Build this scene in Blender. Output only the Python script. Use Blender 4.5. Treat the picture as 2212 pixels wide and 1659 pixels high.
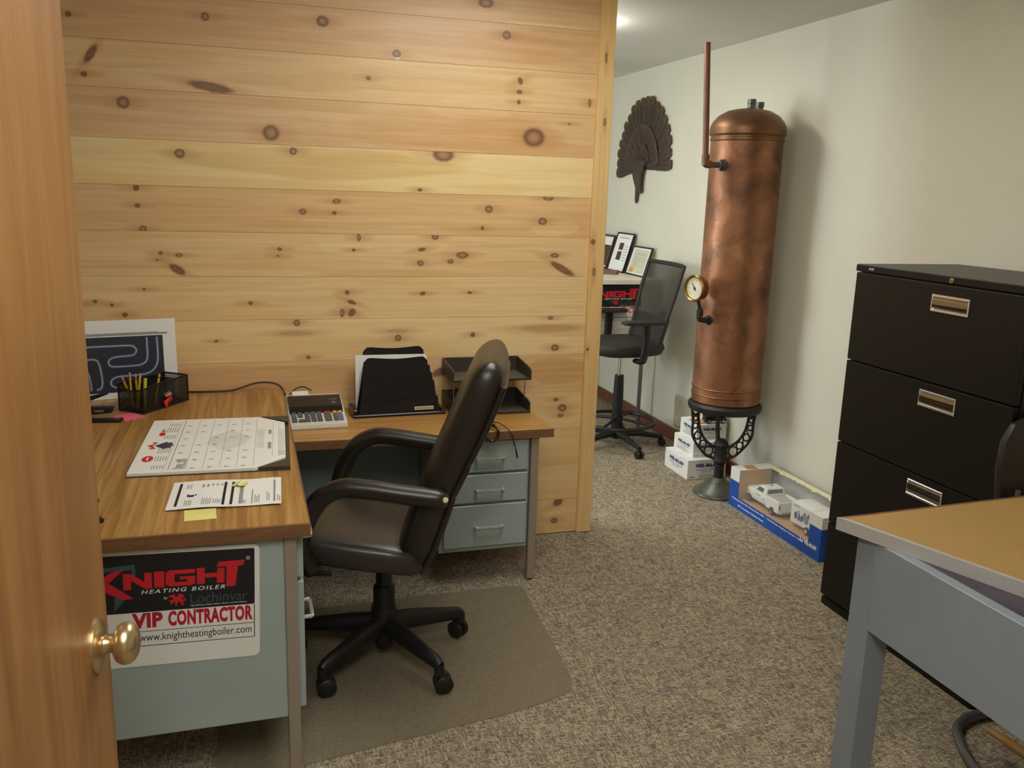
import bpy, bmesh, math, random
from mathutils import Vector, Matrix
random.seed(7)
PI = math.pi
sc = bpy.context.scene
for o in list(bpy.data.objects):
    bpy.data.objects.remove(o)
C = sc.collection

# ------------------------------------------------------------------ camera
cam_d = bpy.data.cameras.new('camera')
cam = bpy.data.objects.new('camera', cam_d)
C.objects.link(cam)
cam_d.sensor_fit = 'HORIZONTAL'
cam_d.sensor_width = 36.0
cam_d.lens = 30.583
cam_d.clip_start = 0.02
cam.matrix_world = Matrix(((0.956482, 0.03473, -0.289717, 0.0),
                           (-0.290251, 0.215138, -0.932454, 0.0),
                           (0.029945, 0.975966, 0.215856, 1.56),
                           (0, 0, 0, 1)))
sc.camera = cam

# ------------------------------------------------------------------ world, exposure, window daylight
world = bpy.data.worlds.new('world')
sc.world = world
world.use_nodes = True
world.node_tree.nodes['Background'].inputs[0].default_value = (0.62, 0.78, 1.0, 1)
world.node_tree.nodes['Background'].inputs[1].default_value = 1.2
sc.view_settings.view_transform = 'Standard'
sc.view_settings.look = 'None'
sc.view_settings.gamma = 1.0
sc.view_settings.use_curve_mapping = False
sc.view_settings.exposure = 1.25

def area_light(name, loc, rot, sx, sy, power, color):
    d = bpy.data.lights.new(name, 'AREA')
    d.shape = 'RECTANGLE'
    d.size, d.size_y = sx, sy
    d.energy = power
    d.color = color
    o = bpy.data.objects.new(name, d)
    C.objects.link(o)
    o.location = loc
    o.rotation_euler = rot
    return o

# daylight through the back room's window (outside the picture)
area_light('window_daylight', (-1.72, 5.35, 1.45), (0, -PI / 2, 0), 1.2, 1.3, 26, (0.86, 0.93, 1.0))

TROFFER_STRENGTH = 6.6
WRAP_STRENGTH = 9.0

# ------------------------------------------------------------------ helpers: materials
def lin(c):
    out = []
    for v in c:
        v = v / 255.0
        out.append(v / 12.92 if v <= 0.04045 else ((v + 0.055) / 1.055) ** 2.4)
    return (out[0], out[1], out[2], 1.0)

def new_mat(name):
    m = bpy.data.materials.new(name)
    m.use_nodes = True
    nt = m.node_tree
    return m, nt, nt.nodes['Principled BSDF']

def N(nt, t, **kw):
    n = nt.nodes.new(t)
    for k, v in kw.items():
        setattr(n, k, v)
    return n

def L(nt, a, b):
    nt.links.new(a, b)

def ramp(nt, stops, interp='LINEAR'):
    r = N(nt, 'ShaderNodeValToRGB')
    r.color_ramp.interpolation = interp
    e = r.color_ramp.elements
    while len(e) < len(stops):
        e.new(0.5)
    for i, (p, c) in enumerate(stops):
        e[i].position = p
        e[i].color = c if len(c) == 4 else (c[0], c[1], c[2], 1)
    return r

def mapped(nt, scale, kind='Object', rot=(0, 0, 0)):
    tc = N(nt, 'ShaderNodeTexCoord')
    mp = N(nt, 'ShaderNodeMapping')
    mp.inputs['Scale'].default_value = scale
    mp.inputs['Rotation'].default_value = rot
    L(nt, tc.outputs[kind], mp.inputs['Vector'])
    return mp.outputs[0]

def noise(nt, vec, scale, detail=3, rough=0.5, dist=0.0):
    n = N(nt, 'ShaderNodeTexNoise')
    n.inputs['Scale'].default_value = scale
    n.inputs['Detail'].default_value = detail
    n.inputs['Roughness'].default_value = rough
    n.inputs['Distortion'].default_value = dist
    if vec is not None:
        L(nt, vec, n.inputs['Vector'])
    return n

def bump(nt, b, height, strength=0.2, distance=0.002):
    bp = N(nt, 'ShaderNodeBump')
    bp.inputs['Strength'].default_value = strength
    bp.inputs['Distance'].default_value = distance
    L(nt, height, bp.inputs['Height'])
    L(nt, bp.outputs[0], b.inputs['Normal'])

def plain(name, c, rough=0.5, metal=0.0, spec=0.5, var=0.06, vscale=12, bmp=0.0, bscale=200, emit=0.0, coat=0.0):
    m, nt, b = new_mat(name)
    col = lin(c)
    v = mapped(nt, (1, 1, 1))
    n = noise(nt, v, vscale, 4, 0.6)
    d = tuple(x * (1 - var) for x in col[:3])
    u = tuple(min(1, x * (1 + var)) for x in col[:3])
    r = ramp(nt, [(0.3, d), (0.7, u)])
    L(nt, n.outputs[0], r.inputs[0])
    L(nt, r.outputs[0], b.inputs['Base Color'])
    b.inputs['Roughness'].default_value = rough
    b.inputs['Metallic'].default_value = metal
    b.inputs['Specular IOR Level'].default_value = spec
    b.inputs['Coat Weight'].default_value = coat
    if bmp:
        n2 = noise(nt, v, bscale, 3, 0.6)
        bump(nt, b, n2.outputs[0], bmp)
    if emit:
        b.inputs['Emission Color'].default_value = col
        b.inputs['Emission Strength'].default_value = emit
    return m

def wood_mat(name, c1, c2, scale, rough=0.35, spec=0.5, dist=1.2, contrast=(0.3, 0.7), bmp=0.05, extra=None):
    m, nt, b = new_mat(name)
    v = mapped(nt, scale)
    n = noise(nt, v, 1.0, 6, 0.65, dist)
    r = ramp(nt, [(contrast[0], lin(c1)), (contrast[1], lin(c2))])
    L(nt, n.outputs[0], r.inputs[0])
    out = r.outputs[0]
    if extra:
        v2 = mapped(nt, extra[0])
        n2 = noise(nt, v2, 1.0, 2, 0.5, 0.4)
        r2 = ramp(nt, [(0.35, (1, 1, 1)), (0.7, extra[1])])
        L(nt, n2.outputs[0], r2.inputs[0])
        mx = N(nt, 'ShaderNodeMixRGB', blend_type='MULTIPLY')
        mx.inputs[0].default_value = 1
        L(nt, out, mx.inputs[1])
        L(nt, r2.outputs[0], mx.inputs[2])
        out = mx.outputs[0]
    L(nt, out, b.inputs['Base Color'])
    b.inputs['Roughness'].default_value = rough
    b.inputs['Specular IOR Level'].default_value = spec
    bump(nt, b, n.outputs[0], bmp, 0.001)
    return m

M = {}
M['wall'] = plain('painted_wall', (216, 213, 195), 0.75, var=0.02, vscale=3, bmp=0.06, bscale=160)
M['ceiling'] = plain('painted_ceiling', (222, 221, 216), 0.8, var=0.02, vscale=4, bmp=0.05)
M['rear_wall'] = plain('rear_wall_paint', (214, 208, 192), 0.8, var=0.02)
M['baseboard'] = wood_mat('dark_baseboard', (96, 58, 38), (124, 78, 52), (30, 2, 30), 0.45)
M['steel_blue'] = plain('grey_green_enamel', (164, 178, 174), 0.42, var=0.03, vscale=5, bmp=0.03)
M['steel_knee'] = plain('blue_grey_enamel', (136, 154, 162), 0.45, var=0.04, vscale=5)
M['steel_grey'] = plain('blue_grey_steel', (140, 149, 158), 0.42, var=0.04, vscale=6, bmp=0.03)
M['ledge'] = plain('polished_ledge', (66, 60, 74), 0.3, var=0.15, vscale=9)
M['leg_metal'] = plain('brown_grey_leg', (158, 145, 131), 0.4, metal=0.1, var=0.03)
M['chrome'] = plain('chrome', (225, 222, 214), 0.14, metal=1.0, var=0.01)
M['satin'] = plain('satin_chrome', (232, 232, 230), 0.22, metal=0.85, var=0.01)
M['recess'] = plain('polished_recess', (150, 150, 148), 0.12, metal=1.0, var=0.01)
M['alu'] = plain('aluminium_edge', (208, 206, 202), 0.36, metal=0.35, var=0.02)
M['tan_top'] = plain('tan_linoleum', (176, 142, 86), 0.5, var=0.05, vscale=8)
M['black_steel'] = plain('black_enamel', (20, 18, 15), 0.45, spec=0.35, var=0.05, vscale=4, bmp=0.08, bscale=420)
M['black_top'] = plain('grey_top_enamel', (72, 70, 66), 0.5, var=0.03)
M['leather'] = plain('black_leather', (36, 30, 26), 0.33, spec=0.6, var=0.12, vscale=14, bmp=0.14, bscale=300)
M['leather_worn'] = plain('worn_seat_leather', (50, 45, 40), 0.34, spec=0.6, var=0.25, vscale=7, bmp=0.35, bscale=16)
M['black_plastic'] = plain('black_plastic', (28, 26, 26), 0.42, var=0.08)
M['gloss_black'] = plain('gloss_black_plastic', (26, 23, 23), 0.22, var=0.05)
M['sorter'] = plain('sorter_black_plastic', (30, 26, 26), 0.38, spec=0.35)
M['brown_plastic'] = plain('brown_black_plastic', (62, 54, 44), 0.45, var=0.05)
M['tray_floor'] = plain('tray_floor_plastic', (96, 92, 76), 0.4, var=0.05)
M['white'] = plain('white_card', (236, 236, 230), 0.6, var=0.015)
M['paper'] = plain('white_paper', (240, 240, 236), 0.7, var=0.01)
M['ivory'] = plain('ivory_plastic', (224, 220, 204), 0.4, var=0.02)
M['ink'] = plain('black_ink', (24, 22, 24), 0.6)
M['grey_ink'] = plain('grey_ink', (150, 150, 146), 0.7)
M['pale_ink'] = plain('pale_grey_ink', (205, 205, 200), 0.7)
M['red'] = plain('red_ink', (205, 32, 44), 0.5)
M['crimson'] = plain('crimson_ink', (188, 26, 52), 0.5)
M['slate'] = plain('slate_ink', (58, 82, 90), 0.6)
M['blue'] = plain('blue_print', (22, 84, 176), 0.45, var=0.04)
M['navy'] = plain('navy_ink', (28, 44, 110), 0.5)
M['purple'] = plain('purple_ink', (62, 44, 96), 0.5)
M['pink'] = plain('pink_note', (240, 112, 140), 0.7)
M['yellow'] = plain('yellow_note', (236, 228, 140), 0.7)
M['pencil'] = plain('yellow_pencil', (226, 186, 30), 0.4)
M['eraser'] = plain('pink_eraser', (224, 150, 120), 0.7)
M['orange'] = plain('orange_plastic', (226, 92, 44), 0.4)
M['brass'] = plain('brass', (206, 184, 140), 0.28, metal=0.9, var=0.06)
M['old_brass'] = plain('old_brass', (150, 118, 62), 0.32, metal=1.0, var=0.15)
M['iron'] = plain('cast_iron', (46, 42, 38), 0.5, metal=0.3, var=0.15, vscale=30)
M['iron_base'] = plain('grey_painted_iron', (92, 94, 84), 0.38, metal=0.3, var=0.25, vscale=16)
M['dial'] = plain('dial_face', (214, 206, 176), 0.5)
M['kraft'] = plain('kraft_card', (190, 152, 100), 0.75, var=0.05)
M['torn'] = plain('torn_cream_card', (232, 224, 180), 0.8, var=0.12, vscale=40)
M['grey_card'] = plain('grey_card_lining', (190, 188, 180), 0.6, var=0.03)
M['toy_white'] = plain('toy_white', (232, 236, 226), 0.3, var=0.01)
M['toy_glass'] = plain('toy_dark_glass', (66, 74, 74), 0.12)
M['tyre'] = plain('toy_tyre', (30, 30, 30), 0.6)
M['cream'] = plain('cream_laminate', (226, 222, 202), 0.5)
M['mesh_black'] = plain('stool_black', (46, 42, 38), 0.6)
M['grey_tube'] = plain('grey_tube', (120, 120, 124), 0.35, metal=0.6)
M['calc_grey'] = plain('calculator_key_grey', (84, 88, 92), 0.45)
M['calc_blue'] = plain('calculator_key_blue', (92, 112, 170), 0.45)
M['calc_orange'] = plain('calculator_key_orange', (226, 160, 60), 0.45)
M['calc_red'] = plain('calculator_key_red', (170, 52, 44), 0.45)
M['rod_wood'] = wood_mat('tan_rod', (160, 118, 66), (196, 156, 96), (40, 6, 40), 0.4)
M['frame_brown'] = plain('brown_frame', (70, 48, 34), 0.4)
M['dark_pad'] = plain('dark_brown_vinyl', (38, 33, 30), 0.42)
M['green_grey'] = plain('sage_print', (206, 204, 176), 0.6)
M['vent'] = plain('painted_vent', (196, 190, 168), 0.5)
M['sticker'] = plain('cream_sticker', (222, 208, 178), 0.6)

M['door'] = wood_mat('varnished_door', (150, 102, 56), (182, 134, 80), (26, 26, 1.6), 0.34, dist=0.6, contrast=(0.32, 0.68),
                     bmp=0.04, extra=((2.5, 2.5, 0.6), (0.92, 0.84, 0.74)))
M['desk_lam'] = wood_mat('walnut_laminate', (148, 104, 50), (190, 146, 82), (46, 1.6, 46), 0.3, dist=0.7, contrast=(0.40, 0.60), bmp=0.02)
M['ret_lam'] = wood_mat('oak_laminate', (168, 122, 62), (198, 152, 88), (1.8, 52, 52), 0.32, dist=0.7, contrast=(0.38, 0.62), bmp=0.02)
M['edge_lam'] = wood_mat('brown_edge_band', (112, 76, 48), (138, 98, 66), (6, 6, 60), 0.4)

def copper():
    m, nt, b = new_mat('aged_copper')
    v = mapped(nt, (1, 1, 1))
    n = noise(nt, v, 5.5, 6, 0.62, 0.6)
    r = ramp(nt, [(0.30, lin((92, 70, 54))), (0.46, lin((142, 99, 70))), (0.58, lin((162, 112, 79))), (0.72, lin((184, 140, 100)))])
    L(nt, n.outputs[0], r.inputs[0])
    n2 = noise(nt, v, 2.1, 3, 0.5, 0.5)
    r2 = ramp(nt, [(0.54, (1, 1, 1)), (0.66, (0.40, 0.36, 0.36))])
    L(nt, n2.outputs[0], r2.inputs[0])
    mx = N(nt, 'ShaderNodeMixRGB', blend_type='MULTIPLY')
    mx.inputs[0].default_value = 0.8
    L(nt, r.outputs[0], mx.inputs[1])
    L(nt, r2.outputs[0], mx.inputs[2])
    L(nt, mx.outputs[0], b.inputs['Base Color'])
    b.inputs['Metallic'].default_value = 0.6
    n3 = noise(nt, v, 40, 3, 0.6)
    rr = ramp(nt, [(0.3, (0.36,) * 3), (0.7, (0.52,) * 3)])
    L(nt, n3.outputs[0], rr.inputs[0])
    L(nt, rr.outputs[0], b.inputs['Roughness'])
    bump(nt, b, n.outputs[0], 0.08, 0.004)
    return m
M['copper'] = copper()
M['copper_dark'] = plain('brown_copper_pipe', (122, 84, 66), 0.4, metal=0.4, var=0.15, vscale=20)
M['copper_dome'] = plain('dull_copper_dome', (120, 86, 58), 0.42, metal=0.65, var=0.2, vscale=14)

def carpet():
    m, nt, b = new_mat('woven_carpet')
    tc = N(nt, 'ShaderNodeTexCoord')
    def streak(sx, sy, seed):
        mp = N(nt, 'ShaderNodeMapping')
        mp.inputs['Location'].default_value = (seed, seed * 1.7, 0)
        mp.inputs['Rotation'].default_value = (0, 0, 0.10)
        mp.inputs['Scale'].default_value = (sx, sy, 1)
        L(nt, tc.outputs['Object'], mp.inputs['Vector'])
        f = N(nt, 'ShaderNodeVectorMath', operation='FLOOR')
        L(nt, mp.outputs[0], f.inputs[0])
        w = N(nt, 'ShaderNodeTexWhiteNoise', noise_dimensions='2D')
        L(nt, f.outputs[0], w.inputs['Vector'])
        return w
    s1 = streak(270, 52, 3.0)
    s2 = streak(56, 270, 9.0)
    s3 = streak(300, 300, 17.0)
    n = noise(nt, tc.outputs['Object'], 11, 4, 0.6)
    add = N(nt, 'ShaderNodeMath', operation='MAXIMUM')
    L(nt, s1.outputs[0], add.inputs[0])
    L(nt, s2.outputs[0], add.inputs[1])
    mix = N(nt, 'ShaderNodeMath', operation='MULTIPLY_ADD')
    L(nt, n.outputs[0], mix.inputs[0])
    mix.inputs[1].default_value = 0.42
    L(nt, add.outputs[0], mix.inputs[2])
    mix2 = N(nt, 'ShaderNodeMath', operation='MULTIPLY_ADD')
    L(nt, s3.outputs[0], mix2.inputs[0])
    mix2.inputs[1].default_value = 0.45
    L(nt, mix.outputs[0], mix2.inputs[2])
    scl = N(nt, 'ShaderNodeMath', operation='MULTIPLY')
    L(nt, mix2.outputs[0], scl.inputs[0])
    scl.inputs[1].default_value = 0.5
    r = ramp(nt, [(0.28, lin((101, 92, 87))), (0.46, lin((133, 121, 107))), (0.60, lin((150, 138, 118))), (0.76, lin((192, 180, 148)))])
    L(nt, scl.outputs[0], r.inputs[0])
    L(nt, r.outputs[0], b.inputs['Base Color'])
    b.inputs['Roughness'].default_value = 0.95
    b.inputs['Specular IOR Level'].default_value = 0.1
    bump(nt, b, scl.outputs[0], 0.5, 0.003)
    return m
M['carpet'] = carpet()

def mat_clear(name, col, trans, rough):
    m, nt, b = new_mat(name)
    b.inputs['Base Color'].default_value = lin(col)
    b.inputs['Roughness'].default_value = rough
    t = N(nt, 'ShaderNodeBsdfTransparent')
    mx = N(nt, 'ShaderNodeMixShader')
    mx.inputs[0].default_value = 1 - trans
    L(nt, t.outputs[0], mx.inputs[1])
    L(nt, b.outputs[0], mx.inputs[2])
    L(nt, mx.outputs[0], nt.nodes['Material Output'].inputs[0])
    return m
M['vinyl'] = mat_clear('frosted_vinyl', (154, 142, 118), 0.50, 0.42)
M['pane'] = mat_clear('window_glass', (235, 240, 245), 0.88, 0.05)
M['film'] = mat_clear('clear_film', (240, 240, 240), 0.93, 0.08)

def mesh_mat(name, col, freq, keep):
    m, nt, b = new_mat(name)
    b.inputs['Base Color'].default_value = lin(col)
    b.inputs['Roughness'].default_value = 0.45
    v = mapped(nt, (freq, freq, freq), rot=(0.4, 0.3, 0.78))
    ch = N(nt, 'ShaderNodeTexChecker')
    ch.inputs['Scale'].default_value = 1
    ch.inputs[1].default_value = (1, 1, 1, 1)
    ch.inputs[2].default_value = (keep, keep, keep, 1)
    L(nt, v, ch.inputs['Vector'])
    t = N(nt, 'ShaderNodeBsdfTransparent')
    mx = N(nt, 'ShaderNodeMixShader')
    L(nt, ch.outputs[0], mx.inputs[0])
    L(nt, t.outputs[0], mx.inputs[1])
    L(nt, b.outputs[0], mx.inputs[2])
    L(nt, mx.outputs[0], nt.nodes['Material Output'].inputs[0])
    return m
M['wire_mesh'] = mesh_mat('black_wire_mesh', (26, 24, 22), 500, 0.45)
M['back_mesh'] = mesh_mat('stool_back_mesh', (56, 53, 46), 300, 0.72)

def feather_mat():
    m, nt, b = new_mat('brown_feather')
    v = mapped(nt, (1, 26, 160))
    n = noise(nt, v, 1.0, 4, 0.6, 0.4)
    r = ramp(nt, [(0.3, lin((46, 37, 30))), (0.55, lin((68, 54, 42))), (0.75, lin((92, 74, 56)))])
    L(nt, n.outputs[0], r.inputs[0])
    L(nt, r.outputs[0], b.inputs['Base Color'])
    b.inputs['Roughness'].default_value = 0.7
    return m
M['feather'] = feather_mat()
M['feather_tip'] = plain('buff_feather_tip', (84, 64, 46), 0.8, var=0.2, vscale=60)

def emit_mat(name, col, strength):
    m, nt, b = new_mat(name)
    e = N(nt, 'ShaderNodeEmission')
    e.inputs[0].default_value = (col[0], col[1], col[2], 1)
    e.inputs[1].default_value = strength
    L(nt, e.outputs[0], nt.nodes['Material Output'].inputs[0])
    return m

# knots in the pine boards: one node group used by every board's own material
def knot_group():
    g = bpy.data.node_groups.new('pine_knot', 'ShaderNodeTree')
    for nme, t in (('Color', 'NodeSocketColor'), ('Vector', 'NodeSocketVector'), ('Center', 'NodeSocketVector'),
                   ('Rotation', 'NodeSocketVector'), ('Radius', 'NodeSocketVector'), ('HaloRadius', 'NodeSocketVector'), ('Strength', 'NodeSocketFloat'), ('Solid', 'NodeSocketFloat')):
        g.interface.new_socket(nme, in_out='INPUT', socket_type=t)
    g.interface.new_socket('Color', in_out='OUTPUT', socket_type='NodeSocketColor')
    gi = g.nodes.new('NodeGroupInput')
    go = g.nodes.new('NodeGroupOutput')
    def radial(rad):
        mp = g.nodes.new('ShaderNodeMapping')
        mp.vector_type = 'TEXTURE'
        g.links.new(gi.outputs['Vector'], mp.inputs['Vector'])
        g.links.new(gi.outputs['Center'], mp.inputs['Location'])
        g.links.new(gi.outputs['Rotation'], mp.inputs['Rotation'])
        g.links.new(gi.outputs[rad], mp.inputs['Scale'])
        ln = g.nodes.new('ShaderNodeVectorMath')
        ln.operation = 'LENGTH'
        g.links.new(mp.outputs[0], ln.inputs[0])
        return ln.outputs['Value']
    d = radial('Radius')
    h = radial('HaloRadius')
    def rmp(stops):
        r = g.nodes.new('ShaderNodeValToRGB')
        e = r.color_ramp.elements
        while len(e) < len(stops):
            e.new(0.5)
        for i, (p, c) in enumerate(stops):
            e[i].position = p
            e[i].color = (c[0], c[1], c[2], 1)
        return r
    half = g.nodes.new('ShaderNodeMath')
    half.operation = 'MULTIPLY'
    half.inputs[1].default_value = 0.5
    g.links.new(d, half.inputs[0])
    kc = rmp([(0.0, lin((186, 146, 106))), (0.20, lin((168, 126, 90))), (0.34, lin((124, 88, 64))), (0.44, lin((98, 68, 52))), (0.56, lin((150, 104, 68)))])
    km = rmp([(0.0, (1, 1, 1)), (0.40, (1, 1, 1)), (0.62, (0, 0, 0)), (1.0, (0, 0, 0))])
    g.links.new(half.outputs[0], kc.inputs[0])
    g.links.new(half.outputs[0], km.inputs[0])
    kmix = g.nodes.new('ShaderNodeMixRGB')
    g.links.new(gi.outputs['Solid'], kmix.inputs[0])
    g.links.new(kc.outputs[0], kmix.inputs[1])
    kmix.inputs[2].default_value = lin((122, 82, 54))
    hm = rmp([(0.0, (0.62,) * 3), (0.35, (0.40,) * 3), (1.0, (0, 0, 0))])
    g.links.new(h, hm.inputs[0])
    hmx = g.nodes.new('ShaderNodeMixRGB')
    g.links.new(hm.outputs[0], hmx.inputs[0])
    g.links.new(gi.outputs['Color'], hmx.inputs[1])
    hmx.inputs[2].default_value = lin((190, 132, 82))
    mul = g.nodes.new('ShaderNodeMath')
    mul.operation = 'MULTIPLY'
    g.links.new(km.outputs[0], mul.inputs[0])
    g.links.new(gi.outputs['Strength'], mul.inputs[1])
    mx = g.nodes.new('ShaderNodeMixRGB')
    g.links.new(mul.outputs[0], mx.inputs[0])
    g.links.new(hmx.outputs[0], mx.inputs[1])
    g.links.new(kmix.outputs[0], mx.inputs[2])
    g.links.new(mx.outputs[0], go.inputs[0])
    return g
KG = knot_group()

def pine_mat(name, base, dark, seed, knots, axis='x', rough=0.36, figure=0.5, hearts=()):
    m, nt, b = new_mat(name)
    tc = N(nt, 'ShaderNodeTexCoord')
    def mp(scale):
        q = N(nt, 'ShaderNodeMapping')
        q.inputs['Location'].default_value = (seed * 3.1, seed * 1.3, seed * 2.7)
        q.inputs['Scale'].default_value = scale if axis == 'x' else (scale[2], scale[1], scale[0])
        L(nt, tc.outputs['Object'], q.inputs['Vector'])
        return q.outputs[0]
    fine = noise(nt, mp((1.6, 60, 60)), 1.0, 5, 0.6, 0.8)
    r = ramp(nt, [(0.35, lin(dark)), (0.62, lin(base))])
    L(nt, fine.outputs[0], r.inputs[0])
    # broad flame figure: heartwood against pale sapwood
    big = noise(nt, mp((1.0, 7, 9)), 1.0, 2, 0.4, 0.7)
    r2 = ramp(nt, [(0.44, tuple(1 - figure * 0.10 * k for k in (0.6, 1.2, 2.2))), (0.50, (1, 1, 1)), (0.68, (1.0, 1.0, 1.0)), (0.74, tuple(1 - figure * 0.08 * k for k in (1.0, 1.6, 2.0)))])
    L(nt, big.outputs[0], r2.inputs[0])
    mx = N(nt, 'ShaderNodeMixRGB', blend_type='MULTIPLY')
    mx.inputs[0].default_value = 1.0
    L(nt, r.outputs[0], mx.inputs[1])
    L(nt, r2.outputs[0], mx.inputs[2])
    col = mx.outputs[0]
    # wobble for the knot outlines
    wn = noise(nt, tc.outputs['Object'], 55, 3, 0.6)
    wob = N(nt, 'ShaderNodeVectorMath', operation='MULTIPLY_ADD')
    L(nt, wn.outputs['Color'], wob.inputs[0])
    wob.inputs[1].default_value = (0.008, 0.0, 0.008)
    L(nt, tc.outputs['Object'], wob.inputs[2])
    if hearts:
        hn = noise(nt, mp((2.2, 4, 10)), 1.0, 3, 0.5)
        hw = N(nt, 'ShaderNodeVectorMath', operation='MULTIPLY_ADD')
        L(nt, hn.outputs['Color'], hw.inputs[0])
        hw.inputs[1].default_value = (0.10, 0.0, 0.055)
        L(nt, tc.outputs['Object'], hw.inputs[2])
    for (hx, hz, rx, rz, tint, amt) in hearts:
        q = N(nt, 'ShaderNodeMapping', vector_type='TEXTURE')
        q.inputs['Location'].default_value = (hx + 0.05, 3.6, hz + 0.027)
        q.inputs['Scale'].default_value = (rx, 1000, rz)
        L(nt, hw.outputs[0], q.inputs['Vector'])
        ln = N(nt, 'ShaderNodeVectorMath', operation='LENGTH')
        L(nt, q.outputs[0], ln.inputs[0])
        rr = ramp(nt, [(0.86, (amt,) * 3), (1.0, (0, 0, 0))])
        L(nt, ln.outputs['Value'], rr.inputs[0])
        hm = N(nt, 'ShaderNodeMixRGB', blend_type='MULTIPLY')
        L(nt, rr.outputs[0], hm.inputs[0])
        L(nt, col, hm.inputs[1])
        hm.inputs[2].default_value = (tint[0], tint[1], tint[2], 1)
        col = hm.outputs[0]
    for (kx, kz, rx, rz, rot) in knots:
        g = N(nt, 'ShaderNodeGroup')
        g.node_tree = KG
        L(nt, col, g.inputs['Color'])
        L(nt, wob.outputs[0], g.inputs['Vector'])
        g.inputs['Center'].default_value = (kx + 0.004, 3.6, kz + 0.004)
        g.inputs['Rotation'].default_value = (0, -math.radians(rot), 0)
        stain = rx > 0.03 and rz < 0.018 and rot == 0
        g.inputs['Radius'].default_value = (rx, 1000, rz)
        if axis == 'x':
            g.inputs['HaloRadius'].default_value = (rx * 2 + 0.06, 1000, rz * 1.3 + 0.008)
        else:
            g.inputs['HaloRadius'].default_value = (rx * 1.3 + 0.008, 1000, rz * 2 + 0.05)
        g.inputs['Strength'].default_value = 0.22 if stain else 0.88
        g.inputs['Solid'].default_value = 0.85 if max(rx, rz) < 0.0125 or rot else 0.0
        col = g.outputs[0]
    L(nt, col, b.inputs['Base Color'])
    b.inputs['Roughness'].default_value = rough
    b.inputs['Specular IOR Level'].default_value = 0.45
    bump(nt, b, fine.outputs[0], 0.06, 0.0008)
    return m

# ------------------------------------------------------------------ helpers: geometry
def BM():
    return bmesh.new()

def box(bm, x0, x1, y0, y1, z0, z1, bev=0.0, seg=1, mat=0, mtx=None):
    r = bmesh.ops.create_cube(bm, size=1.0)
    vs = r['verts']
    bmesh.ops.scale(bm, verts=vs, vec=(x1 - x0, y1 - y0, z1 - z0))
    bmesh.ops.translate(bm, verts=vs, vec=((x0 + x1) / 2, (y0 + y1) / 2, (z0 + z1) / 2))
    fs = list({f for v in vs for f in v.link_faces})
    if bev > 0:
        es = list({e for v in vs for e in v.link_edges})
        rr = bmesh.ops.bevel(bm, geom=es, offset=bev, segments=seg, affect='EDGES', profile=0.6)
        fs = rr['faces'] + [f for f in fs if f.is_valid]
        vs = list({v for f in fs for v in f.verts})
    for f in fs:
        if f.is_valid:
            f.material_index = mat
    if mtx is not None:
        bmesh.ops.transform(bm, matrix=mtx, verts=vs)
    return vs

def rings(bm, rl, closed=True, caps=True, mat=0, loop=False):
    vr = [[bm.verts.new(p) for p in ring] for ring in rl]
    n = len(vr[0])
    rng = range(len(vr)) if loop else range(len(vr) - 1)
    for i in rng:
        a, b2 = vr[i], vr[(i + 1) % len(vr)]
        for j in range(n if closed else n - 1):
            k = (j + 1) % n
            f = bm.faces.new((a[j], a[k], b2[k], b2[j]))
            f.material_index = mat
    if caps and not loop:
        f = bm.faces.new(list(reversed(vr[0])))
        f.material_index = mat
        f = bm.faces.new(vr[-1])
        f.material_index = mat
    return vr

def tube(bm, pts, r, n=10, loop=False, mat=0, flat=1.0, up=None):
    pts = [Vector(p) for p in pts]
    m = len(pts)
    rr = r if isinstance(r, (list, tuple)) else [r] * m
    tang = []
    for i in range(m):
        if loop:
            t = pts[(i + 1) % m] - pts[(i - 1) % m]
        elif i == 0:
            t = pts[1] - pts[0]
        elif i == m - 1:
            t = pts[-1] - pts[-2]
        else:
            t = (pts[i + 1] - pts[i]).normalized() + (pts[i] - pts[i - 1]).normalized()
        tang.append(t.normalized())
    u = Vector(up) if up else (Vector((0, 0, 1)) if abs(tang[0].z) < 0.9 else Vector((1, 0, 0)))
    rl = []
    for i in range(m):
        t = tang[i]
        u = (u - t * u.dot(t))
        if u.length < 1e-6:
            u = t.orthogonal()
        u.normalize()
        w = t.cross(u)
        rl.append([pts[i] + u * (math.cos(2 * PI * k / n) * rr[i]) + w * (math.sin(2 * PI * k / n) * rr[i] * flat) for k in range(n)])
    rings(bm, rl, mat=mat, loop=loop)

def smooth_path(pts, sub=6):
    P = [Vector(p) for p in pts]
    out = []
    for i in range(len(P) - 1):
        p0 = P[max(i - 1, 0)]
        p1, p2 = P[i], P[i + 1]
        p3 = P[min(i + 2, len(P) - 1)]
        for k in range(sub):
            t = k / sub
            out.append(0.5 * ((2 * p1) + (p2 - p0) * t + (2 * p0 - 5 * p1 + 4 * p2 - p3) * t * t + (-p0 + 3 * p1 - 3 * p2 + p3) * t ** 3))
    out.append(P[-1])
    return out

def lathe(bm, prof, n=32, mtx=None, mat=0, caps=True):
    rl = []
    for r, z in prof:
        rl.append([Vector((r * math.cos(2 * PI * k / n), r * math.sin(2 * PI * k / n), z)) for k in range(n)])
    if mtx is not None:
        rl = [[mtx @ p for p in ring] for ring in rl]
    rings(bm, rl, mat=mat, caps=caps)

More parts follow.
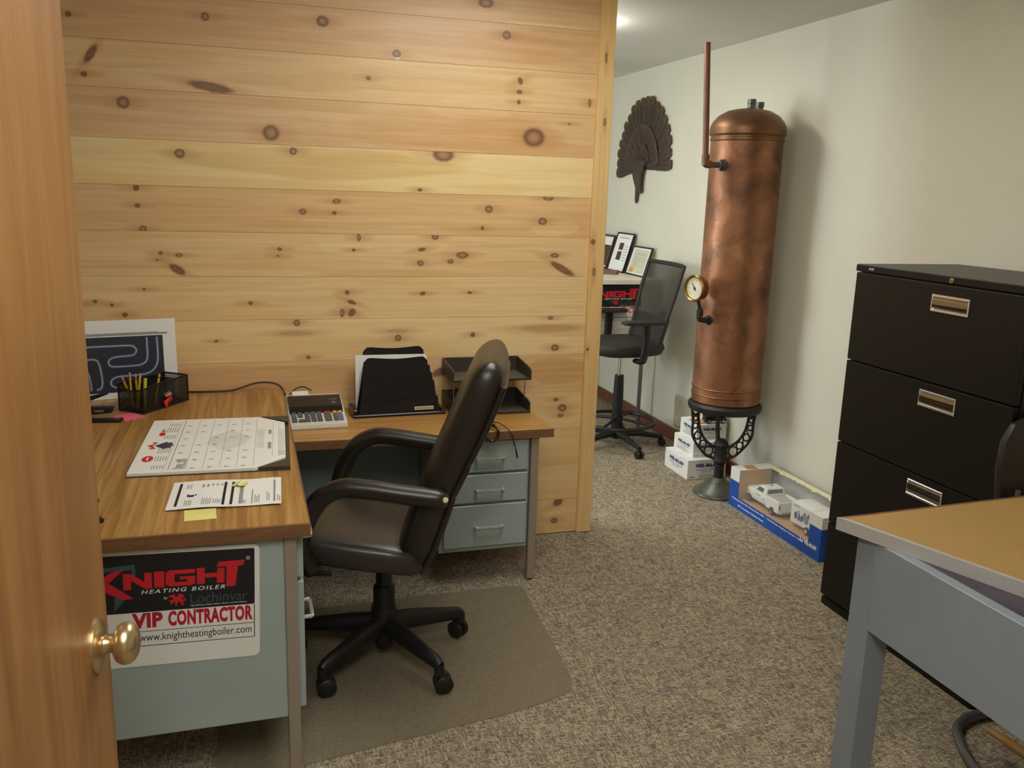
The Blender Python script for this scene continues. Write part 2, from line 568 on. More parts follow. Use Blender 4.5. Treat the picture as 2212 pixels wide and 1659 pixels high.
def prism(bm, poly, axis_o, ax, ay, depth, mat=0):
    """poly: list of (a,b); placed at axis_o + ax*a + ay*b, extruded by vector depth"""
    o, ax, ay, dv = Vector(axis_o), Vector(ax), Vector(ay), Vector(depth)
    a = [bm.verts.new(o + ax * p[0] + ay * p[1]) for p in poly]
    b2 = [bm.verts.new(o + ax * p[0] + ay * p[1] + dv) for p in poly]
    n = len(poly)
    fs = [bm.faces.new(a[::-1]), bm.faces.new(b2)]
    for i in range(n):
        k = (i + 1) % n
        fs.append(bm.faces.new((a[i], a[k], b2[k], b2[i])))
    for f in fs:
        f.material_index = mat

def superellipse(cx, cy, a, b2, n=24, e=0.5):
    out = []
    for k in range(n):
        t = 2 * PI * k / n
        c, s = math.cos(t), math.sin(t)
        out.append((cx + a * math.copysign(abs(c) ** e, c), cy + b2 * math.copysign(abs(s) ** e, s)))
    return out

def axis_to(v):
    """matrix turning +Z into direction v"""
    return Vector((0, 0, 1)).rotation_difference(Vector(v).normalized()).to_matrix().to_4x4()

def obj(name, bm, mats, parent=None, smooth=True, angle=0.6, loc=None):
    me = bpy.data.meshes.new(name)
    bmesh.ops.recalc_face_normals(bm, faces=bm.faces)
    bm.to_mesh(me)
    bm.free()
    for mm in (mats if isinstance(mats, (list, tuple)) else [mats]):
        me.materials.append(mm)
    if smooth:
        me.polygons.foreach_set('use_smooth', [True] * len(me.polygons))
        me.set_sharp_from_angle(angle=angle)
    o = bpy.data.objects.new(name, me)
    C.objects.link(o)
    if parent is not None:
        o.parent = parent
    if loc is not None:
        o.location = loc
    return o

def thing(name, label, cat, loc=(0, 0, 0), rotz=0.0, group=None):
    o = bpy.data.objects.new(name, None)
    o.empty_display_size = 0.05
    C.objects.link(o)
    o.location = loc
    o.rotation_euler = (0, 0, rotz)
    o['label'] = label
    o['category'] = cat
    if group:
        o['group'] = group
    return o

def tag(o, label, cat, group=None):
    o['label'] = label
    o['category'] = cat
    if group:
        o['group'] = group
    return o

def struct(name, bm, m, parent=None, smooth=False):
    o = obj(name, bm, m, parent, smooth)
    if parent is None:
        o['kind'] = 'structure'
    return o

def text_mesh(s, bold=0.0, shear=0.0, spacing=1.0):
    cu = bpy.data.curves.new('lettering', 'FONT')
    cu.body = s
    cu.size = 1.0
    cu.offset = bold
    cu.shear = shear
    cu.space_character = spacing
    cu.resolution_u = 3
    ob = bpy.data.objects.new('lettering', cu)
    C.objects.link(ob)
    dg = bpy.context.evaluated_depsgraph_get()
    me = bpy.data.meshes.new_from_object(ob.evaluated_get(dg))
    vs = [v.co.copy() for v in me.vertices]
    fs = [list(p.vertices) for p in me.polygons]
    bpy.data.objects.remove(ob)
    bpy.data.curves.remove(cu)
    bpy.data.meshes.remove(me)
    return vs, fs

def add_text(bm, s, o, ax, ay, x0, y0, w, h, bold=0.0, shear=0.0, spacing=1.0, mat=0, lift=0.0004):
    """letters filling the box x0..x0+w, y0..y0+h of the plane (o, ax, ay)"""
    vs, fs = text_mesh(s, bold, shear, spacing)
    if not vs:
        return
    mnx, mxx = min(v.x for v in vs), max(v.x for v in vs)
    mny, mxy = min(v.y for v in vs), max(v.y for v in vs)
    o, ax, ay = Vector(o), Vector(ax), Vector(ay)
    nrm = ax.cross(ay).normalized() * lift
    bv = [bm.verts.new(o + ax * (x0 + (v.x - mnx) / (mxx - mnx) * w) + ay * (y0 + (v.y - mny) / (mxy - mny) * h) + nrm) for v in vs]
    for f in fs:
        try:
            q = bm.faces.new([bv[i] for i in f])
            q.material_index = mat
        except ValueError:
            pass

def quad(bm, o, ax, ay, x0, x1, y0, y1, mat=0, lift=0.0003):
    o, ax, ay = Vector(o), Vector(ax), Vector(ay)
    nrm = ax.cross(ay).normalized() * lift
    f = bm.faces.new([bm.verts.new(o + ax * a + ay * b2 + nrm) for a, b2 in ((x0, y0), (x1, y0), (x1, y1), (x0, y1))])
    f.material_index = mat

def polyf(bm, o, ax, ay, pts, mat=0, lift=0.0003):
    o, ax, ay = Vector(o), Vector(ax), Vector(ay)
    nrm = ax.cross(ay).normalized() * lift
    f = bm.faces.new([bm.verts.new(o + ax * p[0] + ay * p[1] + nrm) for p in pts])
    f.material_index = mat

def ellipse_pts(cx, cy, a, b2, n=20):
    return [(cx + a * math.cos(2 * PI * k / n), cy + b2 * math.sin(2 * PI * k / n)) for k in range(n)]

def printed(name, bm, mats, parent):
    """flat print: no normal recalculation so that it keeps facing outwards"""
    me = bpy.data.meshes.new(name)
    bm.to_mesh(me)
    bm.free()
    for mm in mats:
        me.materials.append(mm)
    o = bpy.data.objects.new(name, me)
    C.objects.link(o)
    o.parent = parent
    return o

X, Y, Z = Vector((1, 0, 0)), Vector((0, 1, 0)), Vector((0, 0, 1))
RW = 2.65          # right wall
PW = 3.60          # face of the pine boards
CZ = 2.395         # ceiling

# ================================================================== ROOM
b = BM(); box(b, -2.0, RW + 0.2, -2.4, 7.4, -0.1, 0.0)
struct('floor', b, M['carpet'])
b = BM(); box(b, -2.0, RW + 0.2, -2.4, 7.4, CZ, CZ + 0.1)
struct('ceiling', b, M['ceiling'])
b = BM(); box(b, RW, RW + 0.15, -2.4, 7.4, 0, CZ)
struct('wall_right', b, M['wall'])
b = BM(); box(b, -2.0, RW, 7.2, 7.35, 0, CZ)
struct('wall_far', b, M['wall'])
b = BM()
for q in ((-2.4, 4.7, 0, CZ), (6.0, 7.2, 0, CZ), (4.7, 6.0, 0, 0.8), (4.7, 6.0, 2.1, CZ)):
    box(b, -1.75, -1.6, q[0], q[1], q[2], q[3])
struct('wall_left', b, M['wall'])
b = BM()
box(b, -1.6, RW, -2.35, -2.2, 0, CZ)
struct('wall_rear', b, M['rear_wall'])
# window (outside the picture) that brings the daylight in
def window(name, o, along, w, h, nrm):
    o, along, nrm = Vector(o), Vector(along), Vector(nrm)
    bm = BM()
    def bar(a0, a1, z0, z1):
        p = [o + along * a0 + nrm * -0.03 + Z * z0, o + along * a1 + nrm * 0.03 + Z * z1]
        box(bm, min(p[0].x, p[1].x), max(p[0].x, p[1].x), min(p[0].y, p[1].y), max(p[0].y, p[1].y), p[0].z, p[1].z, 0.004)
    bar(0, 0.05, 0, h); bar(w - 0.05, w, 0, h); bar(0.05, w - 0.05, 0, 0.05); bar(0.05, w - 0.05, h - 0.05, h)
    bar(w / 2 - 0.025, w / 2 + 0.025, 0.05, h - 0.05)
    root = struct(name, bm, M['white'])
    for a0, a1 in ((0.05, w / 2 - 0.025), (w / 2 + 0.025, w - 0.05)):
        bm = BM()
        p = [o + along * a0 + nrm * -0.003, o + along * a1 + nrm * 0.003]
        box(bm, min(p[0].x, p[1].x), max(p[0].x, p[1].x), min(p[0].y, p[1].y), max(p[0].y, p[1].y), o.z + 0.05, o.z + h - 0.05)
        obj('pane', bm, M['pane'], root, False)
window('window_1', (-1.67, 4.7, 0.8), Y, 1.3, 1.3, X)

b = BM(); box(b, RW - 0.014, RW, -2.2, 7.2, 0, 0.085, 0.004)
struct('baseboard_right', b, M['baseboard'])

# pine partition, every board a piece of its own
b = BM(); box(b, -1.6, 1.50, PW + 0.019, PW + 0.12, 0, CZ)
wall_back = struct('wall_back', b, M['rear_wall'])
ZB = [0.003, .168, .339, .513, .683, .856, 1.028, 1.201, 1.373, 1.542, 1.710, 1.886, 2.052, 2.223, 2.394]
KN = {0: [(1.36, 0.155, 0.023, 0.0183, 30), (1.345, 0.065, 0.0162, 0.0139, 0)],
 3: [(1.329, 0.647, 0.0112, 0.0087, 0), (1.362, 0.607, 0.0202, 0.0174, 0), (1.355, 0.572, 0.0135, 0.0087, 0)],
 4: [(0.793, 0.792, 0.0367, 0.0163, 20)],
 5: [(0.196, 1.014, 0.0128, 0.0133, 0), (0.191, 0.971, 0.0623, 0.0114, 0), (-0.117, 0.945, 0.007, 0.0056, 0), (0.239, 0.87, 0.0093, 0.0077, 0), (1.289, 0.974, 0.1308, 0.0166, 0), (0.61, 0.944, 0.0138, 0.0138, 0), (0.934, 0.951, 0.0103, 0.0101, 0), (1.314, 0.886, 0.0176, 0.0147, 0), (0.606, 0.973, 0.0431, 0.0079, 0), (1.287, 1.02, 0.013, 0.0083, 0)],
 6: [(-0.371, 1.152, 0.0066, 0.0053, 0), (-0.546, 1.107, 0.008, 0.007, 0), (-0.596, 1.093, 0.0064, 0.007, 0), (-0.487, 1.092, 0.0065, 0.0071, 0), (-0.444, 1.054, 0.0098, 0.0089, 0), (0.019, 1.095, 0.0088, 0.0074, 0), (0.4, 1.136, 0.0094, 0.0095, 0), (0.418, 1.096, 0.017, 0.0077, -20), (0.378, 1.052, 0.0094, 0.0173, 0), (0.418, 1.054, 0.0133, 0.0173, -30), (0.713, 1.131, 0.0119, 0.0078, 0), (0.918, 1.134, 0.0102, 0.0059, 0)],
 7: [(-0.304, 1.291, 0.0083, 0.007, 0), (-0.317, 1.265, 0.005, 0.0053, 0), (-0.238, 1.283, 0.0134, 0.0071, 0), (-0.247, 1.228, 0.0318, 0.0142, -32), (0.137, 1.31, 0.0089, 0.0073, 0), (0.129, 1.283, 0.0053, 0.0055, 0), (0.449, 1.36, 0.0075, 0.0149, 0), (0.428, 1.309, 0.0075, 0.0056, 0), (0.764, 1.366, 0.0138, 0.0114, 0), (0.708, 1.314, 0.0156, 0.0076, 10), (0.703, 1.258, 0.0137, 0.0115, 0), (0.882, 1.292, 0.0261, 0.0136, 0), (0.831, 1.265, 0.014, 0.0097, 0), (1.295, 1.294, 0.0193, 0.01, 0), (1.332, 1.236, 0.0605, 0.0142, -28)],
 8: [(-0.377, 1.533, 0.0112, 0.0119, 0), (-0.376, 1.467, 0.0097, 0.0085, 0), (0.229, 1.458, 0.0143, 0.0108, 0), (0.362, 1.501, 0.0164, 0.0091, 0), (0.352, 1.455, 0.0091, 0.0073, 0), (-0.361, 1.381, 0.013, 0.0121, 0), (0.993, 1.485, 0.0162, 0.0153, 0), (0.967, 1.405, 0.0081, 0.0077, 0), (1.255, 1.537, 0.0231, 0.0097, 0), (1.234, 1.439, 0.0189, 0.0157, 0)],
 9: [(-0.218, 1.663, 0.018, 0.0169, 0), (0.198, 1.688, 0.014, 0.014, 0), (0.795, 1.699, 0.0426, 0.0275, 0), (0.698, 1.556, 0.0096, 0.0074, 0)],
 10: [(-0.403, 1.836, 0.0219, 0.0211, 0), (0.116, 1.753, 0.031, 0.0292, 0), (1.181, 1.784, 0.0471, 0.0374, 0), (1.338, 1.846, 0.0063, 0.0038, 0)],
 11: [(-0.501, 1.997, 0.0365, 0.0126, 55), (-0.527, 1.926, 0.0107, 0.0095, 0), (-0.097, 1.908, 0.079, 0.0166, -8), (0.491, 1.977, 0.009, 0.0086, 0), (1.114, 2.006, 0.01, 0.0145, 20), (1.112, 1.962, 0.012, 0.0091, 0), (1.111, 1.922, 0.008, 0.0092, 0), (1.425, 1.936, 0.0063, 0.0169, 0)],
 12: [(-0.564, 2.125, 0.0089, 0.0092, 0), (-0.106, 2.154, 0.0145, 0.0144, 0), (0.318, 2.172, 0.0226, 0.0199, 0), (1.05, 2.178, 0.0176, 0.0159, 0), (0.602, 2.076, 0.0165, 0.0138, 0)],
 13: [(0.961, 2.293, 0.0307, 0.019, 0)]}
PT = [((237, 204, 150), (227, 190, 134)), ((239, 206, 152), (231, 194, 136)), ((238, 204, 150), (229, 192, 134)), ((240, 208, 152), (231, 196, 138)),
      ((233, 196, 148), (221, 180, 132)), ((245, 216, 162), (237, 204, 148)), ((243, 212, 158), (231, 196, 142)), ((239, 206, 154), (227, 190, 136)),
      ((233, 196, 142), (221, 180, 128)), ((247, 222, 164), (239, 210, 150)), ((233, 196, 148), (221, 180, 130)), ((239, 206, 154), (227, 190, 138)),
      ((233, 196, 150), (223, 182, 134)), ((233, 198, 152), (223, 184, 136))]
DK, LT = (0.88, 0.78, 0.64), (1.08, 1.14, 1.20)
HEARTS = {9: [(0.315, 1.645, 0.61, 0.060, DK, 0.75)], 10: [(0.893, 1.875, 0.20, 0.030, LT, 1.0), (0.875, 1.783, 0.50, 0.10, DK, 0.45)], 13: [(1.239, 2.226, 0.21, 0.016, LT, 1.0)],
          8: [(1.294, 1.413, 0.13, 0.032, LT, 0.9), (-0.006, 1.46, 0.38, 0.05, (1.0, 0.93, 0.92), 0.8)], 4: [(0.097, 0.790, 0.62, 0.058, DK, 0.8), (1.343, 0.782, 0.156, 0.07, DK, 0.7)],
          7: [(0.55, 1.33, 0.30, 0.05, LT, 0.6)], 12: [(0.95, 2.13, 0.55, 0.06, DK, 0.5)], 11: [(0.25, 1.95, 0.35, 0.035, DK, 0.35)]}
for i in range(14):
    b = BM()
    pr = (0.0, 0.0009, 0.0004, 0.0007, 0.0002)[i * 3 % 5]
    box(b, -1.6, 1.46, PW - pr, PW + 0.0185, ZB[i] + 0.0003, ZB[i + 1] - 0.0003, 0.0009)
    obj('plank', b, pine_mat('pine_board', PT[i][0], PT[i][1], i + 1.37, KN.get(i, []), figure=0.7, hearts=HEARTS.get(i, [])), wall_back, False)
b = BM(); box(b, 1.452, 1.522, PW - 0.019, PW - 0.001, 0.003, 2.394, 0.002)
obj('corner_board', b, pine_mat('pine_corner_board', (238, 204, 144), (228, 188, 126), 31.7,
    [(1.483, 2.12, 0.005, 0.02, 0), (1.491, 1.86, 0.006, 0.016, 0), (1.464, 1.356, 0.011, 0.011, 0), (1.476, 1.224, 0.007, 0.019, 0), (1.463, 0.878, 0.006, 0.007, 0)], 'z'), wall_back, False)
b = BM(); box(b, 1.501, 1.521, PW + 0.0, PW + 0.13, 0.003, 2.394, 0.002)
obj('end_board', b, pine_mat('pine_end_board', (232, 196, 138), (222, 180, 120), 44.1, [], 'z'), wall_back, False)

b = BM(); box(b, 0.596, 0.612, PW - 0.0025, PW - 0.0012, 2.053, 2.061, 0.0003)
obj('paint_chip', b, M['white'], wall_back, False)

# wall return that carries the door hinges (hidden behind the door)
b = BM(); box(b, -1.6, -0.36, 0.33, 0.45, 0, CZ)
struct('wall_entry', b, M['rear_wall'])
b = BM(); box(b, -0.36, -0.30, 0.31, 0.47, 0, CZ, 0.004)
struct('trim_1', b, M['door'])

# door, swung open
dvec = Vector((-0.084, -0.996, 0)).normalized()
dn = Vector((dvec.y * -1, dvec.x, 0))      # face normal towards the room
if dn.x < 0:
    dn = -dn
dm = Matrix(((-dvec.x, -dn.x, 0, -0.199), (-dvec.y, -dn.y, 0, 1.222), (0, 0, 1, 0), (0, 0, 0, 1)))   # local x: towards the free edge, local -y: room side
door = BM(); box(door, -0.80, 0.0, 0.0, 0.036, 0.012, 2.05, 0.002)
door_o = struct('door_1', door, M['door'])
door_o.matrix_world = dm
b = BM()
lathe(b, [(0.0, 0.0), (0.036, 0.0), (0.036, 0.003), (0.030, 0.007), (0.016, 0.010), (0.0, 0.010)], 40, Matrix.Translation((-0.062, 0, 0.957)) @ axis_to((0, -1, 0)))
rose = obj('rosette', b, M['brass'], door_o)
b = BM()
lathe(b, [(0.013, 0.008), (0.0115, 0.014), (0.012, 0.020), (0.018, 0.0225), (0.024, 0.026), (0.0275, 0.032), (0.0282, 0.037), (0.027, 0.042), (0.0235, 0.047), (0.017, 0.051), (0.009, 0.053), (0.0, 0.0535)], 48, Matrix.Translation((-0.062, 0, 0.957)) @ axis_to((0, -1, 0)))
obj('knob', b, M['brass'], door_o, True, 1.3)

# ceiling fluorescent troffers over the front room and a wraparound fixture in the back room (all above the picture)
def troffer(x, y, label, k=1.0):
    t = thing('ceiling_light', label, 'light', (x, y, CZ), 0, 'fluorescent fixtures')
    bm = BM()
    for q in ((-0.31, -0.28, -0.61, 0.61), (0.28, 0.31, -0.61, 0.61), (-0.28, 0.28, -0.61, -0.58), (-0.28, 0.28, 0.58, 0.61)):
        box(bm, q[0], q[1], q[2], q[3], -0.02, 0.0, 0.002)
    box(bm, -0.03, 0.03, -0.58, 0.58, -0.016, 0.0, 0.002)
    obj('frame', bm, M['white'], t)
    for s in (-1, 1):
        bm = BM(); box(bm, s * 0.155 - 0.12, s * 0.155 + 0.12, -0.57, 0.57, -0.075, -0.004, 0.012)
        obj('diffuser', bm, emit_mat('fluorescent_diffuser', (1.0, 0.97, 0.90), TROFFER_STRENGTH * k), t, False)
    return t
troffer(0.95, 2.45, 'fluorescent ceiling light above the desk corner', 0.62)
troffer(0.05, 0.15, 'fluorescent ceiling light above the doorway', 1.05)
t = thing('ceiling_light', 'long wraparound fluorescent ceiling light behind the pine partition', 'light', (1.12, 4.30, CZ), 0, 'fluorescent fixtures')
b = BM(); box(b, -0.62, 0.62, -0.06, 0.06, -0.03, 0.0, 0.003)
obj('frame', b, M['white'], t)
b = BM(); prism(b, [(-0.11, -0.031), (-0.125, -0.055), (-0.09, -0.085), (0.09, -0.085), (0.125, -0.055), (0.11, -0.031)], (-0.61, 0, 0), Y, Z, (1.22, 0, 0))
obj('diffuser', b, emit_mat('wrap_diffuser', (1.0, 0.97, 0.90), WRAP_STRENGTH), t, False)

# ================================================================== FURNITURE
def root_matrix(o):
    m = Matrix.Identity(4)
    while o is not None:
        m = o.matrix_basis @ m
        o = o.parent
    return m

def wobj(name, bm, mats, parent, smooth=True, angle=0.6):
    """mesh given in room coordinates, stored relative to its parent"""
    bmesh.ops.transform(bm, matrix=root_matrix(parent).inverted(), verts=bm.verts)
    return obj(name, bm, mats, parent, smooth, angle)

def wbox(name, q, mat, parent, bev=0.002, seg=1, smooth=False):
    bm = BM()
    box(bm, *q, bev, seg)
    return wobj(name, bm, mat, parent, smooth)

def bar_handle(parent, c, along, out, length, r=0.0055, stand=0.022):
    c, along, out = Vector(c), Vector(along), Vector(out)
    bm = BM()
    a, e = c - along * length / 2, c + along * length / 2
    tube(bm, smooth_path([a, a + out * stand * 0.75, a + out * stand + along * 0.008, e + out * stand - along * 0.008, e + out * stand * 0.75, e], 4), r, 8, flat=1.0)
    return wobj('handle', bm, M['satin'], parent)

# ---- walnut topped desk at the left
t = thing('desk', 'grey-green steel desk with walnut laminate top carrying the desk-pad calendar', 'desk', (-0.25, 2.84, 0))
wbox('desktop', (-0.63, 0.132, 2.084, 3.59, 0.710, 0.745), M['desk_lam'], t, 0.0015)
wbox('edge_band', (-0.632, 0.135, 2.078, 2.0845, 0.709, 0.7435), M['edge_lam'], t, 0.001)
wbox('edge_band', (0.1322, 0.1355, 2.0845, 3.59, 0.709, 0.7435), M['edge_lam'], t, 0.001)
wbox('front_panel', (-0.60, 0.071, 2.106, 2.124, 0.20, 0.709), M['steel_blue'], t, 0.003)
for (x, y) in ((0.071, 2.100), (0.071, 3.54), (-0.62, 2.100), (-0.62, 3.54)):
    wbox('leg', (x, x + 0.030, y, y + 0.040, 0.0, 0.709), M['leg_metal'], t, 0.002)
wbox('back_panel', (-0.60, -0.585, 2.14, 3.54, 0.20, 0.709), M['steel_knee'], t)
for (y0, y1) in ((2.125, 2.46), (3.15, 3.54)):
    wbox('pedestal', (-0.58, 0.099, y0, y1, 0.20, 0.709), M['steel_blue'], t)
    for (z0, z1) in ((0.575, 0.700), (0.205, 0.565)):
        d = wbox('drawer', (0.0995, 0.1185, y0 + 0.012, y1 - 0.006, z0, z1), M['steel_blue'], t, 0.003)
        bar_handle(d, (0.1185, y0 + 0.12, z1 - 0.035 if z1 > 0.6 else z1 - 0.13), Y, X, 0.10, 0.0055, 0.024)

# ---- lower typing return along the pine boards
t = thing('desk_return', 'lower desk return with oak laminate top and three chrome-handled drawers', 'desk', (0.65, 3.36, 0))
wbox('worktop', (0.1375, 1.152, 3.140, 3.597, 0.613, 0.648), M['ret_lam'], t, 0.0015)
wbox('edge_band', (0.1375, 1.155, 3.1335, 3.1405, 0.612, 0.6465), M['edge_lam'], t, 0.001)
wbox('pedestal', (0.70, 1.066, 3.168, 3.575, 0.144, 0.612), M['steel_blue'], t, 0.002)
for (z0, z1, hz) in ((0.478, 0.606, 0.541), (0.352, 0.468, 0.409), (0.166, 0.342, 0.254)):
    d = wbox('drawer', (0.716, 1.056, 3.151, 3.1675, z0, z1), M['steel_blue'], t, 0.003)
    bar_handle(d, (0.896, 3.151, hz), X, -Y, 0.108)
    bm = BM(); box(bm, 0.846, 0.946, 3.1494, 3.1508, hz - 0.048, hz - 0.006, 0.0006)
    wobj('label_plate', bm, M['steel_blue'], d, False)
wbox('knee_panel', (0.14, 0.699, 3.555, 3.57, 0.12, 0.612), M['steel_knee'], t)
for (x, y) in ((1.068, 3.150), (1.068, 3.545), (0.142, 3.525)):
    wbox('leg', (x, x + 0.032, y, y + 0.028, 0.006, 0.612), M['leg_metal'], t, 0.002)
    bm = BM(); lathe(bm, [(0.0, 0.0), (0.013, 0.0), (0.013, 0.006), (0.0, 0.0062)], 12, Matrix.Translation((x + 0.016, y + 0.014, 0)))
    wobj('foot', bm, M['black_plastic'], t)
wbox('side_panel', (1.0685, 1.084, 3.178, 3.545, 0.144, 0.612), M['leg_metal'], t)

# ---- advertising sign (two of them in the room)
SIGN_MATS = [M['white'], M['ink'], M['red'], M['crimson'], M['slate'], M['navy'], M['paper']]
def rr_poly(x0, x1, y0, y1, r, n=5):
    out = []
    for cx, cy, a0 in ((x1 - r, y1 - r, 0), (x0 + r, y1 - r, PI / 2), (x0 + r, y0 + r, PI), (x1 - r, y0 + r, 3 * PI / 2)):
        for k in range(n + 1):
            a = a0 + PI / 2 * k / n
            out.append((cx + r * math.cos(a), cy + r * math.sin(a)))
    return out
GLY = {
    'K': [[(0.0, 0.0), (0.0, 1.0), (0.20, 1.0), (0.20, 0.62), (0.62, 1.06), (1.02, 1.22), (0.55, 0.55), (1.25, -0.30), (0.95, -0.34), (0.20, 0.30), (0.20, 0.0)]],
    'N': [[(0, 0), (0, 1), (.26, 1), (.74, .44), (.74, 1), (1, 1), (1, 0), (.76, 0), (.27, .58), (.27, 0)]],
    'I': [[(0, 0), (0, 1), (1, 1), (1, 0)]],
    'G': [[(1, 1), (.14, 1), (0, .86), (0, .14), (.14, 0), (.88, 0), (1, .12), (1, .58), (.48, .58), (.48, .40), (.72, .40), (.72, .25), (.30, .25), (.30, .75), (1, .75)]],
    'H': [[(0, 0), (0, 1), (.28, 1), (.28, .64), (.74, .64), (.74, .92), (1, .92), (1, 0), (.72, 0), (.72, .38), (.28, .38), (.28, 0)]],
    'T': [[(0, .80), (.10, .98), (1, 1.0), (.95, .80), (.76, .78), (.66, 0), (.34, 0), (.36, .78)]],
}
GRIFFIN = [(0.0, .40), (.10, .50), (.22, .52), (.26, .62), (.20, .74), (.06, .72), (.02, .80), (.14, .92), (.26, .90), (.34, .98), (.37, .84), (.44, .72), (.50, .82), (.60, 1.0), (.66, .92),
           (.74, .98), (.76, .86), (.86, .88), (.84, .76), (.94, .72), (.80, .62), (.72, .56), (.82, .48), (.92, .56), (1.0, .50), (.94, .38), (.84, .36), (.80, .24), (.88, .06), (.78, .02),
           (.68, .16), (.66, .30), (.52, .30), (.46, .12), (.50, 0.0), (.38, .02), (.36, .16), (.38, .32), (.26, .30), (.14, .16), (.06, .22), (.16, .38)]
def heating_sign(name, label, loc, rotz, tilt):
    t = thing(name, label, 'sign', loc, rotz, None)
    t.rotation_euler = (0, tilt, rotz)
    W, H = 0.46, 0.302
    bm = BM()
    prism(bm, rr_poly(0, W, 0, H, 0.016), (0, 0, 0), X, Z, (0, 0.0016, 0))
    obj('backing', bm, M['white'], t, False)
    o = (0, 0, 0)
    bm = BM()
    polyf(bm, o, X, Z, rr_poly(0.012, W - 0.012, 0.143, H - 0.010, 0.004, 2), 1, 0.0003)
    quad(bm, o, X, Z, 0.02, W - 0.012, 0.0915, 0.0930, 1)
    quad(bm, o, X, Z, 0.02, W - 0.012, 0.0530, 0.0548, 1)
    quad(bm, o, X, Z, W - 0.0140, W - 0.012, 0.0540, 0.1420, 1)
    polyf(bm, o, X, Z, [(.092, .262), (.173, .268), (.176, .240), (.168, .236), (.166, .254), (.10, .252)], 4, 0.0005)
    polyf(bm, o, X, Z, [(.126, .186), (.142, .188), (.148, .176), (.126, .150)], 4, 0.0005)
    printed('printed_field', bm, SIGN_MATS, t)
    bm = BM()
    for ch, x0, x1, y0, y1 in (('K', .072, .150, .196, .247), ('N', .147, .211, .2035, .245), ('I', .216, .239, .2045, .246), ('G', .242, .309, .205, .247), ('H', .313, .377, .206, .2485), ('T', .358, .425, .195, .263)):
        for poly in GLY[ch]:
            polyf(bm, o, X, Z, [(x0 + (x1 - x0) * p[0], y0 + (y1 - y0) * p[1]) for p in poly], 2, 0.0006 + (0.0002 if ch in 'TK' else 0))
    polyf(bm, o, X, Z, [(.247 + .041 * p[0], .153 + .033 * p[1]) for p in GRIFFIN], 2, 0.0006)
    add_text(bm, 'VIP', o, X, Z, .163, .101, .070, .040, 0.05, 0, 1.05, 3)
    add_text(bm, 'CONTRACTOR', o, X, Z, .245, .1005, .198, .0405, 0.05, 0, 1.08, 3)
    add_text(bm, 'HEATING BOILER', o, X, Z, .186, .190, .192, .0105, 0.01, 0.25, 1.25, 6)
    add_text(bm, 'by', o, X, Z, .236, .171, .010, .009, 0, 0.2, 1, 6)
    add_text(bm, 'Lochinvar', o, X, Z, .297, .156, .134, .026, 0.0, 0, 1, 4)
    add_text(bm, 'High Efficiency Water Heaters, Boilers and Pool Heaters', o, X, Z, .297, .148, .132, .005, 0, 0.2, 1, 6)
    add_text(bm, '\u00ae', o, X, Z, .428, .262, .010, .010, 0, 0, 1, 6)
    add_text(bm, 'www.knightheatingboiler.com', o, X, Z, .178, .060, .262, .026, 0.0, 0, 1, 1)
    printed('lettering', bm, SIGN_MATS, t)
    return t
heating_sign('advertising_sign', 'white-edged red and black boiler contractor sign on the desk end panel behind the brass knob', (-0.456, 2.1035, 0.402), 0, math.radians(1.6))

# ---- executive leather chair
CH = thing('office_chair', 'black leather high-backed swivel chair with worn padded loop arms on the vinyl mat', 'chair', (0.41, 2.69, 0.0035), math.radians(162))
b = BM()
# base: hub and five arms
lathe(b, [(0.0, 0.040), (0.028, 0.040), (0.032, 0.06), (0.042, 0.075), (0.044, 0.15), (0.038, 0.19), (0.0, 0.19)], 24)
obj('hub', b, M['black_plastic'], CH)
for k in range(5):
    a = math.radians((-140, -62, 13, 85, 157)[k] - 162)
    d = Vector((math.cos(a), math.sin(a), 0))
    b = BM()
    tube(b, [d * 0.03 + Z * 0.125, d * 0.12 + Z * 0.116, d * 0.21 + Z * 0.104, d * 0.275 + Z * 0.096, d * 0.292 + Z * 0.088], [0.036, 0.033, 0.027, 0.023, 0.017], 12, flat=0.85, up=(0, 0, 1))
    tube(b, [d * 0.288 + Z * 0.094, d * 0.289 + Z * 0.060], [0.016, 0.016], 10)
    leg = obj('base_arm', b, M['black_plastic'], CH)
    b = BM()
    ca = a + (0.9, -0.5, 0.4, 1.7, -1.1)[k]
    wd = Vector((math.cos(ca), math.sin(ca), 0))
    c = d * 0.289 + Vector((-wd.y, wd.x, 0)) * 0.012
    for s in (-1, 1):
        lathe(b, [(0.0, -0.012), (0.021, -0.012), (0.030, -0.006), (0.030, 0.006), (0.021, 0.012), (0.0, 0.012)], 18, Matrix.Translation(c + wd * s * 0.016 + Z * 0.0305) @ axis_to(wd))
    tube(b, [c - wd * 0.012 + Z * 0.032, c - wd * 0.008 + Z * 0.056, c + wd * 0.008 + Z * 0.056, c + wd * 0.012 + Z * 0.032], 0.016, 8)
    obj('caster', b, M['black_plastic'], leg)
b = BM()
lathe(b, [(0.0, 0.185), (0.036, 0.185), (0.037, 0.25), (0.034, 0.262), (0.028, 0.268), (0.028, 0.40), (0.0, 0.40)], 20)
obj('gas_column', b, M['black_plastic'], CH)
b = BM(); box(b, -0.12, 0.12, -0.09, 0.09, 0.372, 0.408, 0.012, 2)
obj('tilt_mechanism', b, M['black_plastic'], CH)
